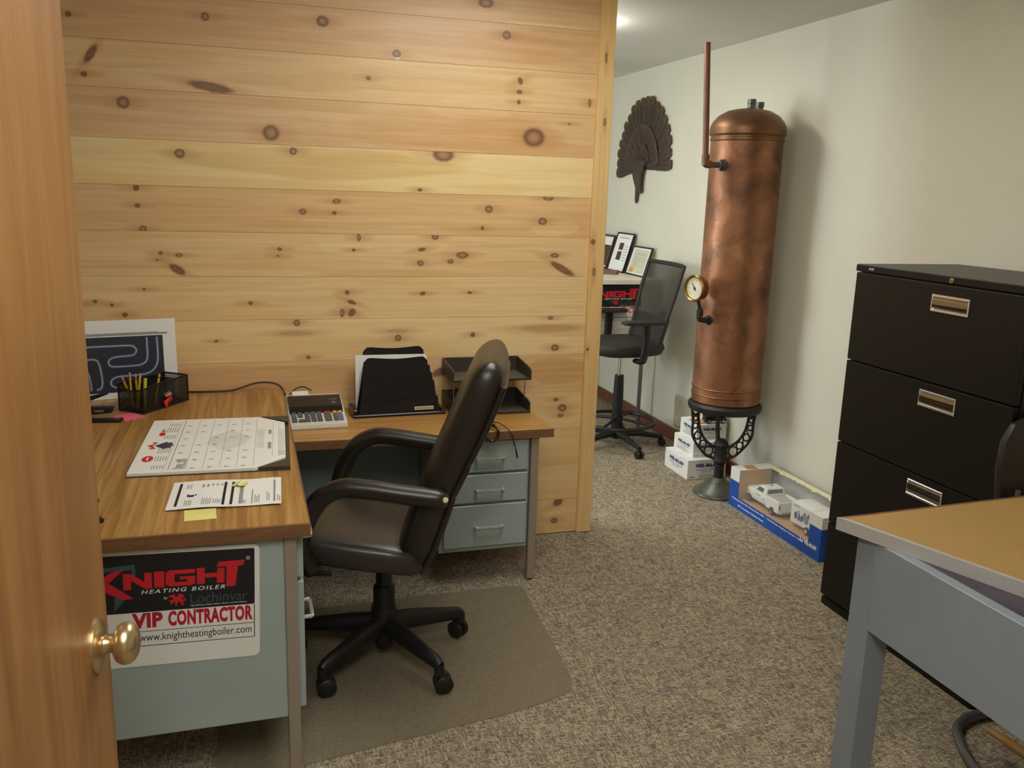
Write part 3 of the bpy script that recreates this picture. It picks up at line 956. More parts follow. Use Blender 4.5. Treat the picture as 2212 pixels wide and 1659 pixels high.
# seat
b = BM()
rl = []
for (f, zc, hw, hh) in ((-0.155, 0.437, 0.17, 0.020), (-0.150, 0.438, 0.225, 0.036), (-0.12, 0.442, 0.248, 0.050), (-0.04, 0.452, 0.256, 0.054), (0.06, 0.462, 0.258, 0.054), (0.16, 0.474, 0.256, 0.054), (0.23, 0.474, 0.246, 0.054), (0.275, 0.462, 0.225, 0.044), (0.292, 0.452, 0.18, 0.026)):
    rl.append([Vector((f, y, z + (0.010 if z > zc else 0.0) * max(0, 1 - (abs(y) / hw) ** 2))) for y, z in superellipse(0, zc, hw, hh, 32, 0.45)])
rings(b, rl)
obj('seat', b, M['leather_worn'], CH, angle=1.2)
for s in (-1, 1):
    b = BM()
    tube(b, smooth_path([(-0.14, s * 0.226, 0.470), (-0.04, s * 0.236, 0.490), (0.08, s * 0.238, 0.502), (0.18, s * 0.232, 0.510), (0.25, s * 0.205, 0.496)], 5), 0.006, 6)
    obj('seat_piping', b, M['leather'], CH)
# back: three stitched pads
PROF = [(-0.095, 0.395, 0.030, 0.17), (-0.105, 0.415, 0.052, 0.215), (-0.135, 0.50, 0.062, 0.243), (-0.165, 0.60, 0.062, 0.252), (-0.192, 0.69, 0.059, 0.254), (-0.197, 0.705, 0.055, 0.254), (-0.202, 0.720, 0.059, 0.254),
        (-0.235, 0.805, 0.060, 0.252), (-0.240, 0.820, 0.056, 0.252), (-0.246, 0.835, 0.060, 0.252), (-0.288, 0.945, 0.062, 0.248), (-0.322, 1.04, 0.060, 0.244), (-0.338, 1.085, 0.058, 0.240), (-0.346, 1.108, 0.051, 0.234), (-0.352, 1.124, 0.041, 0.226), (-0.356, 1.137, 0.027, 0.214), (-0.358, 1.143, 0.014, 0.20)]
PROF = [(f, z if z < 0.5 else 0.5 + (z - 0.5) * 0.885, th, hw) for f, z, th, hw in PROF]
b = BM()
rl = []
for i, (f, z, th, hw) in enumerate(PROF):
    p0, p1 = PROF[max(i - 1, 0)], PROF[min(i + 1, len(PROF) - 1)]
    tg = Vector((p1[0] - p0[0], 0, p1[1] - p0[1])).normalized()
    nn = Vector((tg.z, 0, -tg.x))
    rl.append([Vector((f, y, z)) + nn * q for y, q in superellipse(0, 0, hw, th, 36, 0.5)])
rings(b, rl)
back = obj('backrest', b, M['leather'], CH, angle=1.2)
b = BM()
rl = []
for i, (f, z, th, hw) in enumerate(PROF):
    if i == 0 or i > 12:
        continue
    p0, p1 = PROF[max(i - 1, 0)], PROF[min(i + 1, len(PROF) - 1)]
    tg = Vector((p1[0] - p0[0], 0, p1[1] - p0[1])).normalized()
    nn = Vector((tg.z, 0, -tg.x))
    rl.append([Vector((f, y, z)) - nn * (th - 0.008) + nn * q for y, q in superellipse(0, 0, hw * 0.93, 0.014, 24, 0.4)])
rings(b, rl)
obj('rear_shell', b, M['leather'], CH, angle=1.2)
for s in (-1, 1):
    b = BM()
    path = smooth_path([(-0.235, s * 0.272, 0.668), (-0.10, s * 0.277, 0.682), (0.0, s * 0.279, 0.694), (0.08, s * 0.280, 0.694), (0.145, s * 0.280, 0.655), (0.19, s * 0.278, 0.575), (0.205, s * 0.268, 0.490), (0.17, s * 0.250, 0.415)], 6)
    rad = [0.030] * len(path)
    rad[0], rad[1], rad[-1] = 0.016, 0.027, 0.02
    tube(b, path, rad, 14, flat=1.0)
    arm = obj('armrest', b, M['leather'], CH, angle=1.2)
    if s > 0:
        b = BM()
        lathe(b, [(0.0, 0.0), (0.009, 0.0), (0.007, 0.003), (0.0, 0.004)], 10, Matrix.Translation((-0.228, s * 0.295, 0.676)) @ axis_to((-0.4, s * 1.0, 0.35)))
        obj('worn_patch', b, M['sticker'], arm)
    b = BM(); box(b, 0.12, 0.20, s * 0.246 - 0.006, s * 0.246 + 0.006, 0.402, 0.418, 0.003)
    obj('arm_bracket', b, M['black_plastic'], CH, False)

# ---- chair mat
b = BM()
out = smooth_path([(1.030, 3.075, 0), (1.012, 2.80, 0), (0.990, 2.46, 0), (0.968, 2.36, 0), (0.930, 2.325, 0), (0.743, 2.270, 0), (0.438, 2.225, 0), (0.10, 2.17, 0)], 4)
poly = [(p.x, p.y) for p in out] + [(-0.12, 2.14), (-0.12, 3.06), (0.16, 3.09), (0.60, 3.105), (0.98, 3.112), (1.02, 3.10)]
prism(b, poly, (0, 0, 0.0008), X, Y, (0, 0, 0.0026))
tag(obj('chair_mat', b, M['vinyl'], None, False), 'translucent brownish vinyl chair mat on the carpet under the leather chair', 'mat')

# ---- black lateral file cabinet
t = thing('file_cabinet', 'black four-drawer lateral file cabinet standing against the pale right wall', 'cabinet', (2.385, 2.305, 0))
CY0, CY1 = 1.925, 2.692
wbox('body', (2.162, 2.60, CY0, CY1, 0.03, 1.318), M['black_steel'], t, 0.003)
wbox('base', (2.15, 2.60, CY0 + 0.003, CY1 - 0.003, 0.0, 0.032), M['black_steel'], t, 0.003)
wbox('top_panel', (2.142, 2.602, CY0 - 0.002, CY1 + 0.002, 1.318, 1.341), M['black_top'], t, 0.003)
wbox('top_rail', (2.140, 2.152, CY0, CY1, 1.3155, 1.3385), M['black_steel'], t, 0.002)
for (z0, z1, hz) in ((0.990, 1.312, 1.249), (0.674, 0.986, 0.932), (0.346, 0.670, 0.620), (0.045, 0.342, 0.292)):
    d = wbox('drawer', (2.140, 2.1625, CY0 + 0.006, CY1 - 0.006, z0, z1), M['black_steel'], t, 0.004, 2)
    hy0, hy1 = 2.146, 2.304
    bm = BM()
    for q in ((hy0, hy1, hz + 0.019, hz + 0.028), (hy0, hy1, hz - 0.028, hz - 0.019), (hy0, hy0 + 0.006, hz - 0.019, hz + 0.019), (hy1 - 0.006, hy1, hz - 0.019, hz + 0.019)):
        box(bm, 2.135, 2.1405, q[0], q[1], q[2], q[3], 0.0015)
    h = wobj('handle', bm, M['satin'], d, False)
    bm = BM()
    rl = []
    for k in range(9):
        a = PI * k / 8
        rl.append([Vector((2.1385 - 0.004 * math.sin(a) + 0.0018 * (1 - math.sin(a)), y, hz + 0.020 * math.cos(a))) for y in (hy0 + 0.005, hy1 - 0.005)])
    rings(bm, rl, closed=False, caps=False)
    wobj('recess', bm, M['recess'], h)
bm = BM(); lathe(bm, [(0.0, 0.0), (0.0085, 0.0), (0.0085, 0.003), (0.0055, 0.004), (0.0, 0.004)], 18, Matrix.Translation((2.140, 2.231, 1.3265)) @ axis_to((-1, 0, 0)))
lk = wobj('lock', bm, M['brass'], t)
bm = BM(); box(bm, 2.1352, 2.1362, 2.2300, 2.2320, 1.3225, 1.3305)
wobj('keyhole', bm, M['ink'], lk, False)
bm = BM(); box(bm, 2.1385, 2.1402, 2.596, 2.622, 1.3235, 1.3315, 0.0008)
bd = wobj('badge', bm, M['alu'], t, False)
bm = BM(); add_text(bm, 'HON', (2.1384, 2.620, 1.3245), -Y, Z, 0, 0, 0.022, 0.006, 0.01, 0, 1, 0)
bmesh.ops.transform(bm, matrix=root_matrix(t).inverted(), verts=bm.verts)
printed('lettering', bm, [M['ink']], bd)

# ---- grey steel table in the right foreground
TZ = 0.760
t = thing('steel_table', 'blue-grey steel work table with tan linoleum top and bright metal edge', 'table', (2.0, 1.3, 0))
poly = [(1.452, 1.790), (2.60, 1.842), (2.60, 0.62), (1.86, 0.62)]
def inset(poly, d):
    c = Vector((sum(p[0] for p in poly) / 4, sum(p[1] for p in poly) / 4))
    out = []
    n = len(poly)
    for i in range(n):
        p, a, e = Vector(poly[i]), Vector(poly[i - 1]), Vector(poly[(i + 1) % n])
        u = ((a - p).normalized() + (e - p).normalized())
        s = abs((a - p).normalized().cross((e - p).normalized()))
        out.append(tuple(p + u * d / s))
    return out
bm = BM(); prism(bm, inset(poly, 0.013), (0, 0, TZ - 0.032), X, Y, (0, 0, 0.032))
wobj('tabletop', bm, M['tan_top'], t, False)
pin = inset(poly, 0.013)
for i in range(4):
    k = (i + 1) % 4
    bm = BM(); prism(bm, [poly[i], poly[k], pin[k], pin[i]], (0, 0, TZ - 0.034), X, Y, (0, 0, 0.0335 if i != 0 else 0.0325))
    wobj('edge_trim', bm, M['alu'] if i != 0 else M['edge_lam'], t, False)
AX = 1.498
wbox('apron', (AX, AX + 0.03, 0.66, 1.684, 0.486, 0.7255), M['steel_grey'], t, 0.002)
wbox('apron', (AX + 0.075, 2.56, 1.715, 1.735, 0.60, 0.7255), M['steel_grey'], t, 0.002)
wbox('ledge', (AX + 0.03, 2.2, 0.68, 1.70, 0.715, 0.7255), M['ledge'], t, 0.001)
for (x, y) in ((AX, 1.684), (AX, 0.62), (2.50, 1.684), (2.50, 0.64)):
    wbox('leg', (x, x + 0.072, y, y + 0.075, 0.0, 0.7258), M['steel_grey'], t, 0.003)

# ---- side chair tucked behind the table
t = thing('side_chair', 'dark padded side chair with bent grey tube base tucked under the steel table', 'chair', (2.24, 1.62, 0))
bm = BM()
rl = []
for (z, hw, th, yy) in ((0.655, 0.12, 0.010, 1.872), (0.67, 0.165, 0.020, 1.873), (0.73, 0.195, 0.024, 1.877), (0.82, 0.205, 0.024, 1.883), (0.90, 0.195, 0.024, 1.888), (0.95, 0.165, 0.020, 1.891), (0.968, 0.115, 0.010, 1.892)):
    rl.append([Vector((x, y, z)) for x, y in superellipse(2.262, yy, hw, th, 24, 0.6)])
rings(bm, rl)
wobj('backrest', bm, M['dark_pad'], t)
bm = BM()
rl = []
for (y, hw, hh) in ((1.44, 0.15, 0.014), (1.46, 0.19, 0.025), (1.60, 0.205, 0.030), (1.76, 0.20, 0.028), (1.80, 0.15, 0.014)):
    rl.append([Vector((x, y, z)) for x, z in superellipse(2.24, 0.44, hw, hh, 20, 0.5)])
rings(bm, rl)
wobj('seat', bm, M['dark_pad'], t)
bm = BM()
tube(bm, smooth_path([(2.46, 1.84, 0.02), (2.30, 1.872, 0.02), (2.16, 1.876, 0.02), (2.08, 1.870, 0.02), (2.01, 1.835, 0.02), (1.965, 1.775, 0.02), (1.925, 1.70, 0.02), (1.90, 1.60, 0.02), (1.90, 1.40, 0.02), (1.925, 1.345, 0.05), (1.98, 1.34, 0.16), (2.04, 1.38, 0.36), (2.06, 1.44, 0.41)], 5), 0.0145, 10)
wobj('tube_base', bm, M['grey_tube'], t)
for s in (-1, 1):
    bm = BM(); tube(bm, [(2.262 + s * 0.14, 1.862, 0.76), (2.26 + s * 0.14, 1.825, 0.55), (2.25 + s * 0.14, 1.76, 0.43), (2.25 + s * 0.14, 1.50, 0.405)], 0.011, 8)
    wobj('back_tube', bm, M['grey_tube'], t)
bm = BM(); tube(bm, smooth_path([(2.46, 1.84, 0.02), (2.52, 1.80, 0.02), (2.55, 1.70, 0.02), (2.55, 1.42, 0.02), (2.52, 1.36, 0.10), (2.44, 1.40, 0.38), (2.40, 1.46, 0.41)], 5), 0.0145, 10)
wobj('tube_base', bm, M['grey_tube'], t)
bm = BM(); tube(bm, [(2.010, 1.725, 0.085), (2.015, 1.66, 0.085), (2.03, 1.38, 0.085)], [0.010, 0.013, 0.013], 10)
wobj('wooden_rail', bm, M['rod_wood'], t)

# ================================================================== COPPER TANK ON ITS IRON STAND
TX, TY = 2.407, 3.944
t = thing('copper_water_tank', 'tall antique copper boiler tank with pressure gauge on ornate cast iron stand', 'tank', (TX, TY, 0))
b = BM()
lathe(b, [(0.0, 0.515), (0.169, 0.515), (0.1765, 0.522), (0.1765, 0.556), (0.1785, 0.558), (0.1785, 0.561), (0.1765, 0.563), (0.1765, 0.592), (0.1785, 0.594), (0.1785, 0.597), (0.1765, 0.599), (0.1765, 1.832), (0.0, 1.832)], 56)
obj('tank_body', b, M['copper'], t)
for z in (0.5595, 0.5955):
    b = BM(); tube(b, [(0.1788 * math.cos(a), 0.1788 * math.sin(a), z) for a in [2 * PI * k / 56 for k in range(56)]], 0.0014, 6, loop=True)
    obj('bright_band', b, M['old_brass'], t)
b = BM()
lathe(b, [(0.1766, 1.832), (0.1800, 1.838), (0.1800, 1.848), (0.1775, 1.852), (0.1775, 1.858), (0.1855, 1.866), (0.1855, 1.892), (0.183, 1.906), (0.172, 1.928), (0.148, 1.956), (0.105, 1.980), (0.06, 1.990), (0.0, 1.993)], 56, caps=False)
obj('dome', b, M['copper_dome'], t, True, 0.45)
for (x, y, zz) in ((0.005, -0.005, 1.982), (0.070, 0.025, 1.974)):
    b = BM()
    lathe(b, [(0.0, zz - 0.01), (0.028, zz - 0.01), (0.027, zz + 0.012), (0.019, zz + 0.016), (0.019, zz + 0.032), (0.022, zz + 0.034), (0.022, zz + 0.055), (0.014, zz + 0.056), (0.0, zz + 0.045)], 8, Matrix.Translation((x, y, 0)))
    obj('pipe_nipple', b, M['iron_base'], t, angle=0.4)
# side pipe
b = BM()
sd = Vector((-0.93, -0.37, 0)).normalized()
c0 = sd * 0.170 + Z * 1.716
c1 = Vector((2.128 - TX, 3.842 - TY, 1.716))
tube(b, smooth_path([c0 + (c1 - c0) * 0.3, c0 + (c1 - c0) * 0.55, c0 + (c1 - c0) * 0.86, c1 + Z * 0.012, c1 + Z * 0.05 + Vector((-0.002, 0, 0)), c1 + Z * 0.30 + Vector((-0.018, 0, 0)), c1 + Z * 0.547 + Vector((-0.035, 0, 0))], 4), 0.0145, 14)
pp = obj('side_pipe', b, M['copper_dark'], t)
b = BM()
tube(b, [c0 + (c1 - c0) * 0.72, c0 + (c1 - c0) * 0.92, c1 + Z * 0.004, c1 + Z * 0.02, c1 + Z * 0.045], [0.0185, 0.0185, 0.019, 0.0185, 0.0185], 12)
obj('elbow', b, M['copper_dark'], pp)
b = BM()
lathe(b, [(0.0, -0.01), (0.030, -0.01), (0.030, 0.012), (0.024, 0.018), (0.024, 0.04), (0.0, 0.042)], 8, Matrix.Translation(c0) @ axis_to(sd))
obj('union_nut', b, M['iron_base'], pp, angle=0.4)
# gauge
gd = Vector((-0.96, -0.28, 0)).normalized()
gc = Vector((2.150 - TX, 3.872 - TY, 1.118))
b = BM()
mt = Matrix.Translation(gc) @ axis_to(gd)
lathe(b, [(0.0, -0.035), (0.045, -0.035), (0.058, -0.026), (0.060, 0.0), (0.066, 0.008), (0.067, 0.020), (0.062, 0.026), (0.056, 0.022), (0.054, 0.012), (0.0, 0.012)], 36, mt)
ga = obj('pressure_gauge', b, M['old_brass'], t)
b = BM(); lathe(b, [(0.0, 0.0125), (0.054, 0.0125), (0.054, 0.014), (0.0, 0.014)], 32, mt)
obj('dial', b, M['dial'], ga)
gx = Z.cross(gd).normalized()
b = BM()
for k in range(22):
    a = math.radians(-130 + 260 * k / 21)
    u = gx * math.sin(a) + Z * math.cos(a)
    v = gx * math.cos(a) - Z * math.sin(a)
    L0 = 0.040 if k % 3 else 0.036
    q = [gc + gd * 0.0145 + u * L0 - v * 0.0009, gc + gd * 0.0145 + u * L0 + v * 0.0009, gc + gd * 0.0145 + u * 0.048 + v * 0.0009, gc + gd * 0.0145 + u * 0.048 - v * 0.0009]
    b.faces.new([b.verts.new(p) for p in q])
obj('graduations', b, M['ink'], ga, False)
b = BM()
a = math.radians(-35)
u = gx * math.sin(a) + Z * math.cos(a)
tube(b, [gc + gd * 0.0165 - u * 0.014, gc + gd * 0.0165, gc + gd * 0.0165 + u * 0.038], [0.0022, 0.003, 0.0006], 6)
lathe(b, [(0.0, 0.014), (0.006, 0.014), (0.005, 0.019), (0.0, 0.02)], 12, mt)
obj('needle', b, M['ink'], ga)
b = BM()
eb = Vector((2.178 - TX, 3.872 - TY, 0.958))
ts = Vector((-0.95, -0.31, 0)).normalized() * 0.170 + Z * 0.955
tube(b, smooth_path([ts, ts + (eb - ts) * 0.6, eb + Z * 0.006, eb + Z * 0.03, eb + Z * 0.06], 4), [0.0135] * 17, 10)
tube(b, [eb + Z * 0.05, Vector((gc.x + 0.014, gc.y + 0.004, 1.06))], 0.0085, 8)
lathe(b, [(0.0, -0.008), (0.026, -0.008), (0.026, 0.008), (0.021, 0.012), (0.021, 0.020), (0.0, 0.022)], 8, Matrix.Translation(ts) @ axis_to(ts * Vector((1, 1, 0))))
lathe(b, [(0.0, 0.022), (0.019, 0.022), (0.019, 0.050), (0.0, 0.052)], 6, Matrix.Translation(eb))
obj('gauge_pipe', b, M['iron'], t, angle=0.5)
# stand
b = BM()
lathe(b, [(0.160, 0.470), (0.184, 0.470), (0.190, 0.482), (0.192, 0.500), (0.185, 0.508), (0.179, 0.514), (0.160, 0.514), (0.160, 0.470)], 48, caps=False)
st = obj('stand_ring', b, M['iron'], t)
b = BM()
lathe(b, [(0.0, 0.0), (0.128, 0.0), (0.132, 0.006), (0.128, 0.014), (0.104, 0.026), (0.098, 0.036), (0.080, 0.046), (0.074, 0.056), (0.052, 0.068), (0.040, 0.080), (0.034, 0.092), (0.0, 0.092)], 40)
obj('stand_foot', b, M['iron_base'], t)
b = BM()
lathe(b, [(0.0, 0.09), (0.026, 0.09), (0.025, 0.165), (0.030, 0.172), (0.036, 0.180), (0.036, 0.190), (0.033, 0.195), (0.035, 0.262), (0.040, 0.272), (0.034, 0.290), (0.018, 0.305), (0.0, 0.308)], 24)
obj('stand_column', b, M['iron'], t)
for ang in (160, -20, 70):
    a = math.radians(ang)
    d = Vector((math.cos(a), math.sin(a), 0))
    sdv = Vector((-d.y, d.x, 0))
    P = lambda r, z: d * (r * 0.85) + Z * z
    b = BM()
    tube(b, smooth_path([P(0.030, 0.255), P(0.062, 0.268), (P(0.105, 0.300)), P(0.138, 0.350), P(0.153, 0.410), P(0.158, 0.475)], 5), 0.0072, 8, up=sdv, flat=1)
    tube(b, smooth_path([P(0.030, 0.192), P(0.085, 0.208), P(0.130, 0.246), P(0.168, 0.290), P(0.186, 0.330), P(0.188, 0.400), P(0.200, 0.475)], 5), 0.0068, 8, up=sdv)
    def ring(r, z, R):
        tube(b, [P(r + R * math.cos(q), z + R * math.sin(q)) for q in [2 * PI * k / 16 for k in range(16)]], 0.0045, 6, loop=True, up=sdv)
    ring(0.076, 0.238, 0.027); ring(0.114, 0.272, 0.020); ring(0.152, 0.318, 0.020); ring(0.170, 0.372, 0.015); ring(0.172, 0.412, 0.013); ring(0.045, 0.214, 0.014)
    tube(b, [P(0.138, 0.262), P(0.128, 0.330)], 0.004, 6)
    tube(b, [P(0.178, 0.305), P(0.146, 0.366)], 0.004, 6)
    tube(b, smooth_path([P(0.160, 0.440), P(0.176, 0.432), P(0.192, 0.446)], 4), 0.006, 6)
    obj('scroll_bracket', b, M['iron'], t)

# ================================================================== WHITE CARTONS UNDER AND BEHIND THE TANK
def carton(name, label, x0, x1, y0, y1, z0, z1, small):
    t = thing(name, label, 'box', ((x0 + x1) / 2, (y0 + y1) / 2, z0), 0, 'white cartons')
    bm = BM(); box(bm, x0, x1, y0, y1, z0, z1, 0.0012)
    wobj('carton_body', bm, M['white'], t, False)
    h = z1 - z0
    bm = BM(); box(bm, x0 + 0.002, x1 - 0.002, (y0 + y1) / 2 - 0.0006, (y0 + y1) / 2 + 0.0006, z1 - 0.0002, z1 + 0.0005)
    wobj('lid_seam', bm, M['pale_ink'], t, False)
    bm = BM()
    w = y1 - y0
    o = (x0 - 0.0002, y1, z0)
    add_text(bm, 'WEIL-McLAIN', o, -Y, Z, w * 0.20, h * 0.58, w * 0.62, h * 0.19, 0.06, 0, 1.04, 0)
    add_text(bm, 'Contractor Collection', o, -Y, Z, w * 0.22, h * 0.44, w * 0.56, h * 0.09, 0, 0, 1, 1)
    add_text(bm, 'Series No.', o, -Y, Z, w * 0.36, h * 0.33, w * 0.28, h * 0.065, 0, 0, 1, 1)
    if small:
        for k in range(5):
            quad(bm, o, -Y, Z, w * 0.16, w * (0.82 - 0.09 * (k % 3)), h * (0.10 + 0.045 * k), h * (0.118 + 0.045 * k), 2)
    w = x1 - x0
    o = (x0, y0 - 0.0002, z0)
    add_text(bm, 'WEIL-McLAIN', o, X, Z, w * 0.20, h * 0.60, w * 0.62, h * 0.20, 0.06, 0, 1.04, 0)
    add_text(bm, 'Contractor Collection', o, X, Z, w * 0.23, h * 0.44, w * 0.56, h * 0.09, 0, 0, 1, 1)
    add_text(bm, 'Series No.', o, X, Z, w * 0.38, h * 0.33, w * 0.26, h * 0.065, 0, 0, 1, 1)
    quad(bm, o, X, Z, w * 0.05, w * 0.19, h * 0.10, h * 0.135, 1)
    for k in range(4):
        quad(bm, o, X, Z, w * 0.30, w * (0.66 - 0.05 * (k % 2)), h * (0.07 + 0.045 * k), h * (0.09 + 0.045 * k), 2)
    bmesh.ops.transform(bm, matrix=root_matrix(t).inverted(), verts=bm.verts)
    printed('lettering', bm, [M['navy'], M['ink'], M['grey_ink']], t)
carton('carton', 'white carton with blue lettering at the bottom of the stack behind the tank stand', 2.348, 2.592, 4.178, 4.455, 0.001, 0.113, False)
carton('carton', 'white carton with blue lettering in the middle of the stack behind the tank stand', 2.400, 2.592, 4.222, 4.455, 0.1135, 0.2015, True)
carton('carton', 'white carton with blue lettering on top of the stack behind the tank stand', 2.438, 2.628, 4.262, 4.462, 0.2020, 0.292, True)
# dark model engine and leaflets on the top carton
t = thing('model_truck', 'small black model truck on the top white carton behind the tank stand', 'toy', (2.560, 4.295, 0.2935), math.radians(-6))
bm = BM(); box(bm, -0.065, 0.07, -0.024, 0.024, 0.014, 0.034, 0.003); box(bm, 0.018, 0.062, -0.023, 0.023, 0.034, 0.072, 0.006); box(bm, -0.062, 0.010, -0.026, 0.026, 0.036, 0.056, 0.002)
obj('truck_body', bm, M['gloss_black'], t, False)
for x in (-0.04, 0.045):
    for s in (-1, 1):
        bm = BM(); lathe(bm, [(0, -0.006), (0.012, -0.006), (0.014, 0), (0.012, 0.006), (0, 0.006)], 14, Matrix.Translation((x, s * 0.024, 0.014)) @ axis_to((0, 1, 0)))
        w_ = obj('wheel', bm, M['tyre'], t)
        bm = BM(); lathe(bm, [(0, -0.007), (0.006, -0.007), (0.006, 0.007), (0, 0.007)], 10, Matrix.Translation((x, s * 0.024, 0.014)) @ axis_to((0, 1, 0)))
        obj('hubcap', bm, M['chrome'], w_)
bm = BM(); box(bm, 0.068, 0.074, -0.018, 0.018, 0.016, 0.032, 0.001)
obj('grille', bm, M['chrome'], t, False)
for i, (mt_, x, y, rz, z) in enumerate(((M['torn'], 2.50, 4.37, 0.5, 0.2924), (M['eraser'], 2.492, 4.345, 0.2, 0.2940))):
    bm = BM(); prism(bm, [(-0.035, -0.05), (0.035, -0.05), (0.035, 0.05), (-0.035, 0.05)], (0, 0, 0), X, Y, (0, 0, 0.0012))
    o = obj('leaflet', bm, mt_, None, False, loc=(x, y, z))
    o.rotation_euler = (0, 0, rz)
    tag(o, ('cream leaflet under a pinkish one on the top white carton', 'pinkish leaflet uppermost on the top white carton')[i], 'leaflet', 'leaflets on the carton')

# ================================================================== BLUE WINDOW BOX WITH THE TOY TRUCK AND TRAILER
BX0, BX1, BY0, BY1, BH = 2.380, 2.602, 3.022, 3.783, 0.207
t = thing('display_box', 'long blue and white window box holding a toy pickup and trailer along the pale wall', 'box', ((BX0 + BX1) / 2, (BY0 + BY1) / 2, 0))
WY0, WY1, WZ = 3.107, 3.700, 0.062        # window in the front
bm = BM()
box(bm, BX0, BX0 + 0.002, BY0, BY1, 0.001, WZ)
box(bm, BX0, BX0 + 0.002, WY1, BY1, WZ, 0.142); box(bm, BX0, BX0 + 0.002, BY0, WY0, WZ, 0.152)
wobj('blue_front', bm, M['blue'], t, False)
wbox('white_corner', (BX0, BX0 + 0.002, WY1, BY1, 0.142, BH), M['white'], t, 0)
wbox('white_corner', (BX0, BX0 + 0.002, BY0, WY0, 0.152, BH), M['white'], t, 0)
for (ya, yb, zs) in ((BY1 - 0.002, BY1, 0.142), (BY0, BY0 + 0.002, 0.152)):
    wbox('end_panel', (BX0 + 0.002, BX1, ya, yb, 0.001, zs), M['blue'], t, 0)
    wbox('end_top', (BX0 + 0.002, BX1, ya, yb, zs, BH), M['white'], t, 0)
bm = BM(); box(bm, BX0 + 0.004, BX1 - 0.003, WY0 - 0.001, WY1 + 0.001, 0.002, 0.052)
wobj('tray_floor', bm, M['kraft'], t, False)
for ya in (WY1 + 0.002, WY0 - 0.004):
    wbox('inner_end', (BX0 + 0.002, BX0 + 0.19, ya, ya + 0.002, 0.004, BH - 0.002), M['kraft'], t, 0)
wbox('window_film', (BX0 + 0.0022, BX0 + 0.0026, WY0, WY1, WZ, BH - 0.001), M['film'], t, 0)
wbox('window_film', (BX0 + 0.0028, BX1 - 0.030, WY0, WY1, BH - 0.0014, BH - 0.001), M['film'], t, 0)
bm = BM(); box(bm, BX1 - 0.002, BX1, BY0, BY1, 0.001, BH)
wobj('back_panel', bm, M['grey_card'], t, False)
for (ya, yb) in ((WY1 + 0.004, BY1 - 0.002), (BY0 + 0.002, WY0 - 0.004)):
    wbox('top_flap', (BX0 + 0.002, BX1 - 0.002, ya, yb, BH - 0.002, BH), M['white'], t, 0)
# torn cream strip left along the back of the top
random.seed(3)
ys = [BY0 + 0.004 + (WY1 - BY0) * k / 36 for k in range(37)]
edge = [(BX1 - 0.030 - 0.010 * random.random() - (0.012 if k % 7 == 3 else 0), y) for k, y in enumerate(ys)]
bm = BM(); prism(bm, edge + [(BX1, ys[-1]), (BX1, ys[0])], (0, 0, BH - 0.001), X, Y, (0, 0, 0.0025))
wobj('torn_strip', bm, M['torn'], t, False)
bm = BM(); prism(bm, [(BX0 + 0.05, WY1 + 0.01), (BX0 + 0.11, WY1 + 0.004), (BX0 + 0.12, BY1 - 0.012), (BX0 + 0.06, BY1 - 0.006)], (0, 0, BH), X, Y, (0, 0, 0.0006))
wobj('torn_patch', bm, M['kraft'], t, False)
bm = BM()
o = (BX0 - 0.0002, BY1, 0)
Lb = BY1 - BY0
add_text(bm, 'Heating System Fleet Pickup Series 2001 ... Weil-McLain Heating Training Trailer', o, -Y, Z, 0.03, 0.044, 0.60, 0.011, 0.03, 0, 1, 0)
add_text(bm, '2001 Contractor Collection Series', o, -Y, Z, 0.09, 0.020, 0.235, 0.010, 0.03, 0, 1, 0)
add_text(bm, 'WEIL-McLAIN', o, -Y, Z, 0.648, 0.046, 0.090, 0.020, 0.06, 0, 1.05, 0)
quad(bm, o, -Y, Z, 0.618, 0.640, 0.046, 0.068, 0)
quad(bm, o, -Y, Z, 0.625, 0.634, 0.053, 0.068, 1, 0.0005)
quad(bm, o, -Y, Z, 0.622, 0.735, 0.035, 0.037, 2)
bmesh.ops.transform(bm, matrix=root_matrix(t).inverted(), verts=bm.verts)
printed('lettering', bm, [M['paper'], M['blue'], M['calc_blue']], t)

# toy pickup
t = thing('toy_pickup_truck', 'white toy pickup truck inside the blue window box', 'toy', (2.484, 3.570, 0.0525), math.radians(-90))
# local +x points to the tailgate
def pick(name, parts, mat, parent=None, bev=0.003):
    bm = BM()
    for q in parts:
        box(bm, *q, bev)
    return obj(name, bm, mat, parent or t, True, 0.7)
b = BM()
sec = [(-0.152, 0.046, 0.026, 0.062), (-0.146, 0.053, 0.022, 0.072), (-0.10, 0.056, 0.020, 0.078), (-0.055, 0.057, 0.020, 0.080), (0.045, 0.057, 0.020, 0.080)]
rl = []
for (x, hw, z0, z1) in sec:
    rl.append([Vector((x, y, z)) for y, z in superellipse(0, (z0 + z1) / 2, hw, (z1 - z0) / 2, 20, 0.35)])
rings(b, rl)
obj('cab_body', b, M['toy_white'], t)
b = BM()
rl = []
for (x0, x1, hw, z) in ((-0.062, 0.040, 0.054, 0.079), (-0.030, 0.036, 0.047, 0.106), (-0.022, 0.030, 0.042, 0.112)):
    rl.append([Vector((x0, -hw, z)), Vector((x1, -hw, z)), Vector((x1, hw, z)), Vector((x0, hw, z))])
rings(b, rl)
obj('cab_roof', b, M['toy_white'], t, angle=0.4)
b = BM()
prism(b, [(0.0385, 0.083), (0.0352, 0.104)], (0, -0.042, 0), X, Z, (0, 0.084, 0)) if False else None
def slab(pts, nrm):
    a = [b.verts.new(Vector(p)) for p in pts]
    c = [b.verts.new(Vector(p) + Vector(nrm)) for p in pts]
    n = len(pts)
    b.faces.new(a[::-1]); b.faces.new(c)
    for i in range(n):
        b.faces.new((a[i], a[(i + 1) % n], c[(i + 1) % n], c[i]))
